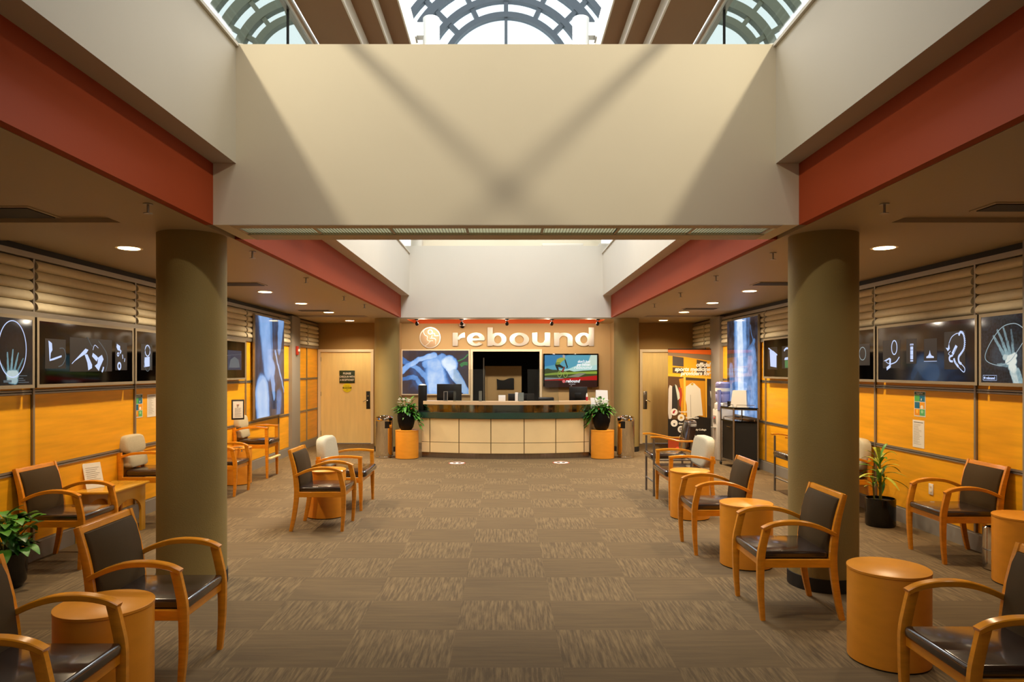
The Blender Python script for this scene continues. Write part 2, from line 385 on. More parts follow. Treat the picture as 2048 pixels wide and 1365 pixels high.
# ------------------------------------------------------------------ ROOM SHELL
YB = 16.0; YF = -1.2
floor = struct('floor', MB().box(-6, 6, YF, 19, -.1, 0), 'carpet')
POST = {'l': [-.75, .99, 2.73, 4.47, 6.21, 7.95, 9.69, 11.43, 13.15, 15.07, 16.0],
        'r': [-.4, 1.35, 3.1, 4.85, 6.57, 8.31, 10.0, 11.70, 13.35, 15.1, 16.0]}
PIL = {'l': (13.80, 14.36), 'r': (13.93, 14.57)}
for side, nm in (('l', 'left'), ('r', 'right')):
    w = struct('wall_'+nm, wbox(MB(), side, YF, 16.3, 0, 2.95, -.2, 0), 'dark')
    base = MB(); wbox(base, side, YF, YB, 0, .155, 0, .035)
    b = base.build('baseboard_'+nm, 'greybase', None, False); b['kind'] = 'structure'
    rails = MB(); wbox(rails, side, YF, YB, .155, .17, 0, .022)
    wbox(rails, side, YF, YB, .80, .815, 0, .03); wbox(rails, side, YF, YB, .822, .84, 0, .03)
    wbox(rails, side, YF, YB, 1.495, 1.51, 0, .03); wbox(rails, side, YF, YB, 1.518, 1.533, 0, .03)
    wbox(rails, side, YF, YB, 2.185, 2.235, 0, .05); wbox(rails, side, YF, YB, 2.71, 2.76, 0, .05)
    rails.build('horizontal_rail', 'alu', w, False)
    P = POST[side]
    for i in range(len(P)-1):
        y0, y1 = P[i]+.018, P[i+1]-.018
        for z0, z1 in ((.172, .797), (.842, 1.492), (1.536, 2.184)):
            wbox(MB(), side, y0, y1, z0, z1, 0, .02).build('wood_panel', 'panel', w, False)
        # blind: half-round pleats
    for y in P:
        wbox(MB(), side, y-.012, y+.012, .17, 2.72, 0, .04).build('mullion', 'alu', w, False)
    for i in range(len(P)-1):
        y0, y1 = P[i]+.03, P[i+1]-.03
        if y1-y0 < .3 or P[i+1] < 4: continue
        mb = MB(); prof = []
        z = 2.24; n = 5; pitch = (2.705-2.24)/n
        for k in range(n):
            for t, of in ((0, .008), (.03, .034), (.12, .05), (.28, .058), (.46, .057), (.64, .050), (.8, .038), (.93, .022)):
                prof.append((z+(k+t)*pitch, of))
        prof.append((2.705, .012))
        vs = []; fs = []
        for zz, o in prof: vs += [(wallx(side, y0, o), y0, zz), (wallx(side, y1, o), y1, zz)]
        m = len(prof)
        for zz, o in prof: vs += [(wallx(side, y0, .003), y0, zz), (wallx(side, y1, .003), y1, zz)]
        for k in range(m-1):
            fs.append((2*k, 2*k+1, 2*k+3, 2*k+2)); fs.append((2*m+2*k, 2*m+2*k+2, 2*m+2*k+3, 2*m+2*k+1))
            fs.append((2*k, 2*k+2, 2*m+2*k+2, 2*m+2*k)); fs.append((2*k+1, 2*m+2*k+1, 2*m+2*k+3, 2*k+3))
        fs.append((0, 2*m, 2*m+1, 1)); fs.append((2*m-2, 2*m-1, 4*m-1, 4*m-2))
        mb.add(vs, fs)
        o = mb.build('window_blind', 'blind', None, ang=50)
        order = ['nearest, at the picture edge', 'nearest one seen in full', 'third from the viewer', 'fourth from the viewer', 'above the tall x-ray', 'beside the rear pilaster', 'behind the rear pilaster', 'last by the rear corner']
        k = [j for j in range(len(P)-1) if P[j+1] >= 4].index(i)
        tag(o, f'pleated grey blind high on the {nm} wall, {order[min(k, 7)]}', 'window blind', f'pleated blinds on the {nm} wall')
    mb = MB(); wbox(mb, side, PIL[side][0], PIL[side][1], 0, CEIL, 0, .09)
    struct('trim_pilaster_'+nm, mb, 'greybase')
    mb = MB(); wbox(mb, side, 4.9, 5.42 if side == 'l' else 5.76, 0, CEIL, 0, .2)
    struct('trim_front_pilaster_'+nm, mb, 'greybase')

# rear wall (left and right of the alcove) with doors
xl, xr = wallx('l', YB), wallx('r', YB)
def cutwall(name, x0, x1, y0, y1, z0, z1, holes, m, parent=None):
    """wall in XZ with rectangular holes (hx0,hx1,hz0,hz1)"""
    mb = MB(); xs = sorted({x0, x1, *[h[0] for h in holes], *[h[1] for h in holes]}); zs = sorted({z0, z1, *[h[2] for h in holes], *[h[3] for h in holes]})
    for i in range(len(xs)-1):
        for k in range(len(zs)-1):
            cx, cz = (xs[i]+xs[i+1])/2, (zs[k]+zs[k+1])/2
            if any(h[0] < cx < h[1] and h[2] < cz < h[3] for h in holes): continue
            mb.box(xs[i], xs[i+1], y0, y1, zs[k], zs[k+1])
    return struct(name, mb, m, parent)
DL = (-4.31, -3.09); DR = (3.12, 4.30)
cutwall('wall_rear_left', xl-.1, -2.50, YB, YB+.15, 0, 2.95, [(DL[0], DL[1], 0, 2.13)], 'tan2')
cutwall('wall_rear_right', 2.50, xr+.1, YB, YB+.15, 0, 2.95, [(DR[0], DR[1], 0, 2.13)], 'tan2')
struct('wall_behind_viewer', MB().box(-5, 5, YF-.15, YF, 0, 7), 'white')
def mkdoor(n, x0, x1, latch):
    d = bpy.data.objects.new(f'door_{n}', None); C.objects.link(d); d.location = ((x0+x1)/2, YB, 0); d['kind'] = 'structure'
    hw = (x1-x0)/2
    fr = MB(); fr.box(-hw-.05, -hw+.01, -.02, .1, 0, 2.18); fr.box(hw-.01, hw+.05, -.02, .1, 0, 2.18); fr.box(-hw+.01, hw-.01, -.02, .1, 2.12, 2.18)
    fr.build('door_frame', 'doorframe', d, False)
    MB().box(-hw+.012, hw-.012, .01, .055, .015, 2.118).build('door_leaf', 'door', d, False)
    lx = latch*(hw-.075)
    pl = MB().bbox(lx-.045, lx+.045, -.0, .012, .80, 1.21, .004).build('lock_plate', 'dark' if n == 1 else 'metal', d)
    MB().tube([(lx, -.0, 1.0), (lx, -.05, 1.0), (lx-latch*.05, -.055, 1.0), (lx-latch*.11, -.05, .97)], .011).build('lever_handle', 'chrome', d)
    MB().sphere((lx, -.008, 1.1), .018).build('deadbolt', 'chrome', d)
    for z in (.25, 1.15, 1.95):
        MB().tube([(-latch*(hw-.012), -.005, z-.05), (-latch*(hw-.012), -.005, z+.05)], .009).build('hinge', 'metal', d)
    return d
mkdoor(1, DL[0]+.02, DL[1]-.02, 1); mkdoor(2, DR[0]+.02, DR[1]-.02, -1)
s = thing('door_sign', 'dark green sign asking people to check in, on the rear left door', 'sign', (-3.67, YB-.001, 1.545))
MB().bbox(-.178, .178, -.008, .004, -.145, .145, .003).build('sign_panel', mat('sign_green', '#2c3b22', .4), s)
for i, tx in enumerate(('PLEASE', 'CHECK-IN WITH', 'A RECEPTIONIST')):
    text('lettering', tx, .062, 'textw', s, (0, -.011, .075-.075*i), off=.0015, sx=(.95, .74, .70)[i])
s = thing('round_notice', 'round yellow distancing sticker below the green door sign', 'sticker', (-3.67, YB-.001, 1.29))
MB().lathe([(.104, 0), (.104, .004)], 32).build('sticker_disc', mat('yellow', '#f0dc12', .5), s).rotation_euler = (pi/2, 0, 0)
MB().box(-.1, .1, -.0065, -.004, -.018, .018).build('black_bar', 'black', s, False)
text('lettering', 'DISTANCE', .034, mat('yl', '#f0dc12', .5), s, (0, -.0075, 0), ext=.0005, off=.001)
text('lettering', 'please stay', .022, 'black', s, (0, -.0065, .045), ext=.0005); text('lettering', 'apart', .022, 'black', s, (0, -.0065, -.045), ext=.0005)

# ceilings
mb = MB()
for sgn in (-1, 1):
    a, b = sgn*2.235, sgn*2.81
    mb.box(min(a, b), max(a, b), YF, 14.715, CEIL, CEIL+.3)
    mb.box(*sorted((sgn*2.505, sgn*2.81)), 14.715, 16.3, CEIL, CEIL+.3)
    a, b = sgn*2.81, sgn*5
    mb.box(min(a, b), max(a, b), YF, 5.05, CEIL+.035, CEIL+.3)
    mb.box(min(a, b), max(a, b), 5.05, 5.75, CEIL, CEIL+.3)
    mb.box(min(a, b), max(a, b), 5.75, 14.2, CEIL+.035, CEIL+.3)
    mb.box(min(a, b), max(a, b), 14.2, 16.3, CEIL, CEIL+.3)
struct('ceiling', mb, 'ceil')
AX = 2.0; BX = 2.17; Z1 = 3.245; Z2 = 4.13
mb = MB()
for sgn in (-1, 1):
    for y0, y1 in ((YF, 5.13), (5.7, 14.3)):
        mb = MB().box(*sorted((sgn*BX, sgn*(BX+.06))), y0, y1, CEIL, Z1+.02)
        struct('trim_red_fascia', mb, 'red')
        mb = MB().box(*sorted((sgn*AX, sgn*(AX+.35))), y0, y1, Z1, Z2)
        struct('wall_atrium_'+('left' if sgn < 0 else 'right'), mb, 'shadewhite' if y0 < 5 else 'white')
# transverse beams: front one with louvred light slot
BW = 2.17
fb = MB().box(-BW, BW, 5.13, 5.20, CEIL, Z2); fb.box(-BW, BW, 5.62, 5.70, CEIL, Z2); fb.box(-BW, BW, 5.20, 5.62, CEIL+.14, Z2)
fb.box(-BW, -2.05, 5.2, 5.62, CEIL, CEIL+.15); fb.box(2.05, BW, 5.2, 5.62, CEIL, CEIL+.15)
struct('wall_front_beam', fb, 'litwhite')
tr = MB().box(-2.05, 2.05, 5.13, 5.24, CEIL-.004, CEIL+.001); tr.box(-2.05, 2.05, 5.5, 5.70, CEIL-.004, CEIL+.001)
struct('trim_beam_soffit', tr, 'ceil')
lou = thing('louvre_light', 'long louvred light strip recessed under the big front beam', 'ceiling light', (0, 5.37, CEIL+.02))
MB().box(-2.04, 2.04, -.13, .13, -.004, .01).build('diffuser', emis('louvre_diffuser', '#c8c8a0', .6), lou, False)
sl = MB()
for i in range(170): sl.box(-2.03+i*.024, -2.027+i*.024, -.13, .13, -.016, -.006)
sl.build('louvre_blades', 'metal', lou, False)
for i in range(8): MB().box(-2.05+i*.58, -2.03+i*.58, -.13, .13, -.018, .0).build('divider', 'alu', lou, False)
# rear beam over the reception
struct('wall_rear_beam', MB().box(-2.21, 2.21, 14.3, 14.72, CEIL, 4.27), 'white')
mb = MB().box(-2.05, 2.05, 14.9, 15.1, 4.27, 4.9); struct('wall_rear_ledge', mb, 'litwhite')
for x0, x1, lab in ((.76, 1.62, 'long'), (1.95, 2.2, 'short')):
    o = MB().bbox(x0-.0, x1, 14.5, 14.86, 4.30, 4.36, .01).build('ledge_box', 'white', None)
    tag(o, f'{lab} pale box on the high ledge above the reception beam', 'ledge box')
o = MB().bbox(-1.98, -1.78, 14.5, 14.86, 4.28, 4.5, .01).build('ledge_box', 'white', None); tag(o, 'pale block at the left end of the high reception ledge', 'ledge box')
# alcove
AB = 16.2
mb = MB().box(-2.5, -2.141, 14.72, AB, CEIL, CEIL+.3).box(2.141, 2.5, 14.72, AB, CEIL, CEIL+.3).box(-2.141, 2.141, 14.72, 14.858, CEIL, CEIL+.3)
struct('ceiling_alcove', mb, 'tan')
mb = MB().box(-2.14, 2.14, AB-.02, AB+.1, CEIL, CEIL+.35).box(-2.14, -2.12, 14.86, AB, CEIL, CEIL+.35).box(2.12, 2.14, 14.86, AB, CEIL, CEIL+.35).box(-2.14, 2.14, 14.86, AB, CEIL+.3, CEIL+.35)
struct('trim_orange_cove', mb, 'orange')
struct('wall_alcove_left', MB().box(-2.52, -2.44, 14.6, AB, 0, CEIL), 'tan'); struct('wall_alcove_right', MB().box(2.44, 2.52, 14.6, AB, 0, CEIL), 'tan')
OX0, OX1, OZ = -.775, .785, 2.135
cutwall('wall_reception', -2.44, 2.44, AB, AB+.12, 0, CEIL, [(OX0, OX1, 0, OZ)], 'tan')
fr = MB().box(OX0-.055, OX0, AB-.03, AB+.12, 0, OZ+.055).box(OX1, OX1+.055, AB-.03, AB+.12, 0, OZ+.055).box(OX0, OX1, AB-.03, AB+.12, OZ, OZ+.055)
struct('trim_opening_frame', fr, 'doorframe')
mb = MB().box(-1.5, 1.5, 18.4, 18.5, 0, 2.6).box(-1.6, -1.5, AB+.12, 18.5, 0, 2.6).box(1.5, 1.6, AB+.12, 18.5, 0, 2.6).box(-1.6, 1.6, AB+.12, 18.5, 2.6, 2.7)
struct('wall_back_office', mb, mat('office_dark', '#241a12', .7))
struct('wall_office_partition', MB().box(-.53, .39, 17.4, 17.5, 0, 1.80), 'tan')
o = MB()
pts = spl([(-.28, .08), (-.2, .05), (-.1, .045), (0, .085), (.1, .1), (.15, .09)], 4)
pts = [(a+.05, b+1.4) for a, b in pts]
o.prism(pts+[(.2, 1.22), (-.22, 1.22)], 17.36, 17.398); o = o.build('wall_rack', 'black', None); tag(o, 'small black wall rack on the tan partition in the office opening', 'wall rack')
o = MB().box(-.56, -.535, 17.0, 17.02, 0, 2.0).box(.8, .82, 16.6, 17.3, 0, 2.1)
struct('trim_office_post', o, 'metal')

# columns
for x, y, lab in ((-2.515, 5.55, 'olive round column in the left foreground'), (2.54, 5.55, 'olive round column in the right foreground'),
                  (-2.51, 14.62, 'olive round column left of the reception desk'), (2.54, 14.62, 'olive round column right of the reception desk')):
    c = thing('round_column', lab, 'column', (x, y, 0), kind=None)
    MB().lathe([(.26, .10), (.26, 2.5), (.26, CEIL)], 64).build('shaft', 'column', c)
    MB().lathe([(.268, 0), (.268, .105)], 64).build('column_base', 'dark', c)

# ------------------------------------------------------------------ UPPER ATRIUM
UC = H+4.08
mb = MB()
for sgn in (-1, 1):
    def B(x0, x1, z0, z1, y0=YF, y1=14.5): mb.box(*sorted((sgn*x0, sgn*x1)), y0, y1, z0, z1)
    mb = MB(); B(1.82, 2.43, UC, UC+.08); struct('ceiling_atrium_'+('left' if sgn < 0 else 'right'), mb, 'browncl')
    mb = MB(); B(1.80, 1.82, UC, UC+.2); B(1.545, 1.565, UC+.2, UC+.39); B(1.30, 1.32, UC+.39, UC+.79); B(1.3, 2.45, UC+.79, UC+.85)
    struct('trim_cove_riser', mb, 'white')
    mb = MB(); B(1.565, 1.80, UC+.2, UC+.26); B(1.32, 1.545, UC+.39, UC+.45); struct('trim_cove_step', mb, 'browncl')
    MB().tube([(sgn*1.76, YF, 4.72), (sgn*1.76, 14.5, 4.72)], .034, 16).build('trim_shadow_pipe', 'metal')['kind'] = 'structure'  # pipe added to cast the V-shaped shadow bands on the front beam
    mb = MB(); B(2.43, 2.49, UC-.03, UC+.1); B(2.36, 2.38, UC-.03, UC); struct('trim_glazing_rail', mb, 'metal')
    mb = MB(); B(2.455, 2.462, Z2, UC); struct('window_'+('1' if sgn < 0 else '2'), mb, 'smoke')
    mb = MB()
    for y in (.6, 3.0, 5.4, 7.8, 10.2, 12.6): B(2.445, 2.47, Z2, UC, y-.01, y+.01)
    struct('trim_glass_joint', mb, 'dark')
    mb = MB(); B(2.3, 6.3, Z2-.1, Z2); struct('floor_gallery_'+('left' if sgn < 0 else 'right'), mb, 'white')
    mb = MB(); B(6.2, 6.3, Z2, 8.2); struct('wall_gallery_'+('left' if sgn < 0 else 'right'), mb, 'white')
    mb = MB(); B(1.98, 2.3, Z2-.02, Z2+.005); struct('trim_ledge', mb, 'white')
struct('wall_upper_front', MB().box(-6.3, 6.3, YF-.15, YF, Z2, 8), 'white')

def lunette(n, cx, cz, y, rings, spokes, m, mull=False, z0=4.3, wr=2.4):
    """arched end window: concentric rings + radial bars + panes"""
    mb = MB()
    for r, w in rings:
        pts = [(cx+r*cos(pi*k/48*1.2-.1*pi), cz+r*sin(pi*k/48*1.2-.1*pi)) for k in range(49)]
        mb.stroke(pts, w, y=y-.08, th=.16)
    r0 = rings[0][0]; r1 = rings[-1][0]
    for a in spokes:
        mb.stroke([(cx+r0*cos(R(a)), cz+r0*sin(R(a))), (cx+r1*cos(R(a)), cz+r1*sin(R(a)))], .09, y=y-.06, th=.12)
    if mull: mb.stroke([(cx, z0), (cx, cz+r0)], .06, y=y-.05, th=.1)
    mb.stroke([(cx+r0*cos(R(150)), cz+r0*sin(R(150))), (cx-r0*1.3, z0)], .07, y=y-.05, th=.1) if not mull else None
    fr = struct(f'window_{n}', mb, m)
    R1 = r1+.02
    pts = [(cx+R1*cos(pi*k/40), cz+R1*sin(pi*k/40)) for k in range(41)]+[(cx-R1, z0), (cx+R1, z0)]
    g = MB().prism(pts, y-.004, y+.004); g.build('pane', 'skyglass', fr, False)
    return fr
k = 14.4/F
lunette(3, 0, H+576*k, 14.4, [(131*k, .11), (164*k, .12), (204*k, .17), (232*k, .12)], [0, 45, 90, 135, 180, 20, 160, 65, 115], 'vault', True, 4.9)
for n, sgn in ((4, -1), (5, 1)):
    k2 = 13.7/F
    lunette(n, (606-VX)*k2 if sgn < 0 else (1418-VX)*k2, H+601*k2, 13.7, [(102*k2, .13), (135*k2, .17), (178*k2, .2), (215*k2, .15)], [30, 75, 105, 150, 128, 52], 'greenframe', False, 4.3)
# end walls round the lunettes
struct('wall_upper_rear', MB().box(-2.5, -2.45, 13.7, 14.5, 4.3, 8).box(2.45, 2.5, 13.7, 14.5, 4.3, 8), 'white')
# vault ribs over the centre
mb = MB()
for y in (0, 2.4, 4.8, 7.2, 9.6, 12.0):
    pts = [(2.42*cos(pi*k/20), 7.69+2.42*sin(pi*k/20)) for k in range(21)]
    mb.stroke(pts, .12, y=y-.05, th=.1)
for a in (30, 60, 90, 120, 150):
    x, z = 2.42*cos(R(a)), 7.69+2.42*sin(R(a)); mb.box(x-.04, x+.04, YF, 14.4, z-.04, z+.04)
struct('trim_vault_ribs', mb, 'vault')

def sconce(x, y, z, sgn, lab):
    s = thing('cylinder_lamp', lab, 'wall lamp', (x, y, z), group='cylinder lamps in the atrium')
    MB().lathe([(.115, .01), (.12, .0), (.12, .4), (.115, .405), (.001, .41)], 32, (0, 0, -.2)).build('lamp_body', 'lampwhite', s)
    MB().lathe([(.098, -.203), (.098, -.195)], 24).build('lamp_lens', 'bulbw', s)
    MB().box(*sorted((sgn*.1, sgn*.2)), -.07, .07, -.07, .12).build('lamp_arm', 'lampwhite', s, False)
    MB().box(*sorted((sgn*.2, sgn*.222)), -.1, .1, -.1, .15).build('wall_plate', 'lampwhite', s, False)
sconce(-1.08, 10.0, 6.58, -1, 'white cylinder lamp high up left of the arched window')
sconce(1.08, 10.0, 6.58, 1, 'white cylinder lamp high up right of the arched window')

# ------------------------------------------------------------------ CEILING FITTINGS
seen = {'l': [6.3, 8.08, 9.86, 11.6, 13.4, 15.2], 'r': [6.28, 8.05, 9.75, 11.5, 13.35, 15.1]}
ordn = ['nearest', 'second nearest', 'third', 'fourth', 'fifth', 'rearmost']
for side in 'lr':
    nm = 'left' if side == 'l' else 'right'; sx = -1 if side == 'l' else 1
    for i, y in enumerate(seen[side]):
        d = thing('ceiling_downlight', f'round recessed downlight in the {nm} ceiling, {ordn[i]} of the row', 'ceiling light', (sx*3.43, y, CEIL+.035 if y < 14.2 else CEIL), group=f'downlights in the {nm} ceiling')
        MB().lathe([(.085, -.004), (.115, -.006), (.118, 0)], 32).build('trim_ring', 'doorframe', d)
        MB().lathe([(.09, -.008), (.09, -.003)], 32).build('lamp_lens', 'bulb', d)
def vent(x, y, z, w, d, lab):
    v = thing('ceiling_vent', lab, 'vent', (x, y, z), group='ceiling air vents')
    MB().box(-w/2, w/2, -d/2, d/2, -.006, .0).build('vent_frame', 'ceil', v, False)
    MB().box(-w/2+.03, w/2-.03, -d/2+.03, d/2-.03, -.012, -.006).build('vent_grille', 'dark', v, False)
zt = CEIL+.035
vent(-3.53, 4.86, zt, .6, .36, 'dark air vent at the left edge above the wall boxes')
vent(3.53, 4.7, zt, .6, .26, 'dark air vent at the right edge above the wall boxes')
vent(-3.44, 8.95, zt, .6, .35, 'dark air vent behind the left foreground column')
vent(3.50, 8.9, zt, .62, .35, 'dark air vent left of the right foreground column')
vent(-3.59, 13.0, zt, .62, .3, 'dark air vent between the rear left downlights')
vent(3.53, 12.6, zt, .62, .3, 'dark air vent between the rear right downlights')
def sprink(px, py, z=CEIL, lab=''):
    Y = (z-H)*F/(VY-py); X = (px-VX)*Y/F
    s = thing('fire_sprinkler', lab, 'sprinkler', (X, Y, z-.001), group='ceiling sprinklers')
    MB().lathe([(.03, -.004), (.03, 0)], 16).build('escutcheon', 'metal', s)
    MB().tube([(0, 0, 0), (0, 0, -.06)], .008).build('sprinkler_stem', 'metal', s)
    MB().lathe([(.028, -.064), (.028, -.06)], 12).build('deflector', 'metal', s)
for px, py, lab in ((296, 412, 'sprinkler head above the left foreground column, nearest'), (505, 507, 'sprinkler head just right of the left foreground column'), (612, 560, 'middle sprinkler head on the rear left soffit'), (688, 597, 'third sprinkler head on the rear left soffit'), (729, 613, 'rearmost sprinkler head on the left soffit'),
                    (1769, 412, 'sprinkler head above the right foreground column, nearest'), (1546, 510, 'sprinkler head just left of the right foreground column'), (1432, 556, 'middle sprinkler head on the rear right soffit'), (1361, 590, 'third sprinkler head on the rear right soffit'), (1309, 612, 'rearmost sprinkler head on the right soffit')):
    sprink(px, py-4, CEIL, lab)
for i, px in enumerate((835, 924, 1014, 1103, 1194)):
    X = (px-VX)*14.95/F
    s = thing('accent_spotlight', f'small dark spotlight over the lettered wall, {["leftmost","second from left","middle one","second from right","rightmost"][i]} of five', 'spotlight', (X, 14.8, CEIL), group='spotlights over the reception wall')
    MB().lathe([(.04, -.02), (.045, 0)], 16).build('canopy', 'dark', s)
    MB().tube([(0, 0, -.015), (0, .02, -.05)], .008).build('spot_stem', 'dark', s)
    h = MB().lathe([(.02, .0), (.036, .03), (.036, .08), (.03, .085)], 16).build('spot_head', 'dark', s); h.location = (0, .0, -.07); h.rotation_euler = (R(-115), 0, 0)
s = thing('dome_camera', 'white dome security camera under the second spotlight', 'security camera', ((922-VX)*15.6/F, AB-.14, 2.72))
MB().lathe([(.075, 0), (.08, .02), (.07, .06)], 24).build('camera_body', 'white', s)
MB().sphere((0, 0, 0), .055, sc=(1, 1, .9)).build('camera_dome', 'blackglass', s)
MB().box(-.03, .03, 0, .14, .04, .06).build('camera_bracket', 'white', s, False)

# ------------------------------------------------------------------ SEATING
def cush(x0, x1, y0, y1, z0, z1, r, crown=.01):
    mb = MB(); bm = bmesh.new(); bmesh.ops.create_cube(bm, size=1)
    for v in bm.verts: v.co = Vector(((x0+x1)/2+v.co.x*(x1-x0), (y0+y1)/2+v.co.y*(y1-y0), (z0+z1)/2+v.co.z*(z1-z0)))
    bmesh.ops.bevel(bm, geom=bm.edges[:]+bm.verts[:], offset=r, segments=4, affect='EDGES', profile=.5)
    bm.verts.index_update(); mb.add([v.co.copy() for v in bm.verts], [[v.index for v in f.verts] for f in bm.faces]); bm.free(); return mb
def lean(mb, path, z0, z1):
    """shift vertices in y following path y(z)"""
    def yy(z):
        for (ya, za), (yb, zb) in zip(path, path[1:]):
            if z <= zb: return ya+(yb-ya)*(z-za)/(zb-za)
        return path[-1][0]
    mb.v = [(x, y+yy(z), z) for x, y, z in mb.v]; return mb

def guest_chair():
    t = thing('guest_chair', 'x', 'chair')
    hw = .255
    for sg in (-1, 1):
        x = sg*hw
        fl = spl([(x, -.262, 0), (x, -.276, .2), (x, -.275, .42), (x, -.255, .54), (x, -.232, .635)], 4); n = len(fl)
        MB().sweep(fl, .032, lerpl([.03, .042, .052, .05, .05], n)).build('leg', 'wood', t)
        ar = spl([(x, -.262, .625), (x, -.2, .652), (x, -.1, .668), (x, .02, .664), (x, .13, .635), (x, .232, .588)], 4); n = len(ar)
        MB().sweep(ar, lerpl([.046, .05, .052, .048, .04], n), lerpl([.026, .03, .032, .03, .028], n)).build('armrest', 'wood', t)
        bl = spl([(x, .282, 0), (x, .248, .16), (x, .222, .36), (x, .224, .5), (x, .25, .68), (x, .298, .862)], 4); n = len(bl)
        MB().sweep(bl, .030, lerpl([.034, .044, .05, .05, .042, .032], n)).build('leg', 'wood', t)
        MB().box(x-.013, x+.013, -.255, .205, .362, .418).build('seat_rail', 'wood', t, bevel=.003)
    MB().box(-hw+.01, hw-.01, -.275, -.25, .362, .415).build('seat_rail', 'wood', t, bevel=.003)
    MB().box(-hw+.01, hw-.01, .2, .228, .362, .415).build('seat_rail', 'wood', t, bevel=.003)
    P = [(.218, .40), (.224, .5), (.25, .68), (.290, .83), (.30, .87)]
    lean(MB().box(-hw, hw, -.012, .014, .826, .862), P, 0, 1).build('top_rail', 'wood', t, bevel=.003)
    bc = cush(-hw+.017, hw-.017, -.035, .012, .43, .826, .014)
    bm = MB(); # subdivide vertically for the lean
    zs = [.43+.0495*k for k in range(9)]
    vs = []; fs = []; sec = [(-1, -.028), (-.96, -.04), (0, -.044), (.96, -.04), (1, -.028), (1, .008), (-1, .008)]
    for i, z in enumerate(zs):
        fz = .7 if i in (0, 8) else 1
        for a, y in sec: vs.append((a*(hw-.017), (y*fz if y < 0 else y), z))
    m = len(sec)
    for i in range(8):
        for k in range(m): j = (k+1) % m; fs.append((i*m+k, i*m+j, (i+1)*m+j, (i+1)*m+k))
    fs += [tuple(range(m)), tuple(8*m+k for k in range(m))]
    bm.add(vs, fs); lean(bm, P, 0, 1).build('backrest', 'brown', t, ang=60)
    cush(-hw+.018, hw-.018, -.29, .205, .408, .466, .02).build('seat', 'leather', t, ang=60)
    return t

def wide_chair(hw, seat, arm, top, foot=None, name='wide_armchair'):
    t = thing(name, 'x', 'chair')
    for sg in (-1, 1):
        x = sg*hw
        MB().sweep([(x, -.27, 0), (x, -.265, seat-.1), (x, -.258, arm-.015)], .036, [.03, .05, .046], rnd=.15).build('leg', 'wood', t)
        ar = spl([(x, -.285, arm-.012), (x, -.1, arm+.002), (x, .1, arm-.01), (x, .24, arm-.05)], 4)
        MB().sweep(ar, lerpl([.05, .05, .04], len(ar)), .028, rnd=.2).build('armrest', 'wood', t)
        bl = spl([(x, .29, 0), (x, .25, .2), (x, .235, seat), (x, .25, arm)], 4)
        MB().sweep(bl, .034, .045, rnd=.15).build('leg', 'wood', t)
        MB().box(x-.014, x+.014, -.25, .23, seat-.11, seat-.05).build('seat_rail', 'wood', t, bevel=.003)
    MB().box(-hw+.01, hw-.01, -.272, -.245, seat-.11, seat-.055).build('seat_rail', 'wood', t, bevel=.003)
    MB().box(-hw+.01, hw-.01, .215, .245, seat-.11, seat-.055).build('seat_rail', 'wood', t, bevel=.003)
    if foot: MB().box(-hw-.0, hw+.0, -.33, -.24, foot-.012, foot+.012).build('footrest', 'door', t, bevel=.004)
    cush(-hw+.022, hw-.022, -.33, .21, seat-.05, seat+.03, .035).build('seat', 'leather', t, ang=60)
    # cream back: rounded-top pad with a crease, leaning back
    cw = min(hw-.03, .335); z0 = seat+.04; vs = []; fs = []
    crease = arm+.0
    def pad(za, zb, rt, rb, nm):
        out = []
        hh = zb-za
        for k in range(48):
            a = 2*pi*k/48; cx, sz = cos(a), sin(a); e = 2/(5.0)
            px = cw*(abs(cx)**e)*(1 if cx > 0 else -1); pz = hh/2*(abs(sz)**e)*(1 if sz > 0 else -1)
            out.append((px*(1-.1*max(0, pz/(hh/2))), (za+zb)/2+pz))
        lay = [(.035, .84), (.05, .95), (.04, 1), (-.035, 1), (-.055, .94), (-.06, .8)]
        vs = []; fs = []
        for y, sc_ in lay:
            for x, z in out: vs.append((x*sc_, y, (za+zb)/2+(z-(za+zb)/2)*sc_))
        n = 48
        for i in range(len(lay)-1):
            for q in range(n): j = (q+1) % n; fs.append((i*n+q, i*n+j, (i+1)*n+j, (i+1)*n+q))
        fs += [tuple(range(n)), tuple((len(lay)-1)*n+q for q in range(n))]
        mb = MB().add(vs, fs); lean(mb, [(.2, seat), (.26, top)], 0, 1).build(nm, 'cream', t, ang=60)
    if foot: pad(crease-.02, top, 1, 1, 'backrest'); pad(z0, crease-.015, 1, 1, 'lumbar_pad')
    else: pad(z0+.0, top, 1, 1, 'backrest')
    MB().box(-hw, hw, .255, .285, arm-.09, arm-.04).build('back_rail', 'wood', t, bevel=.003)
    return t

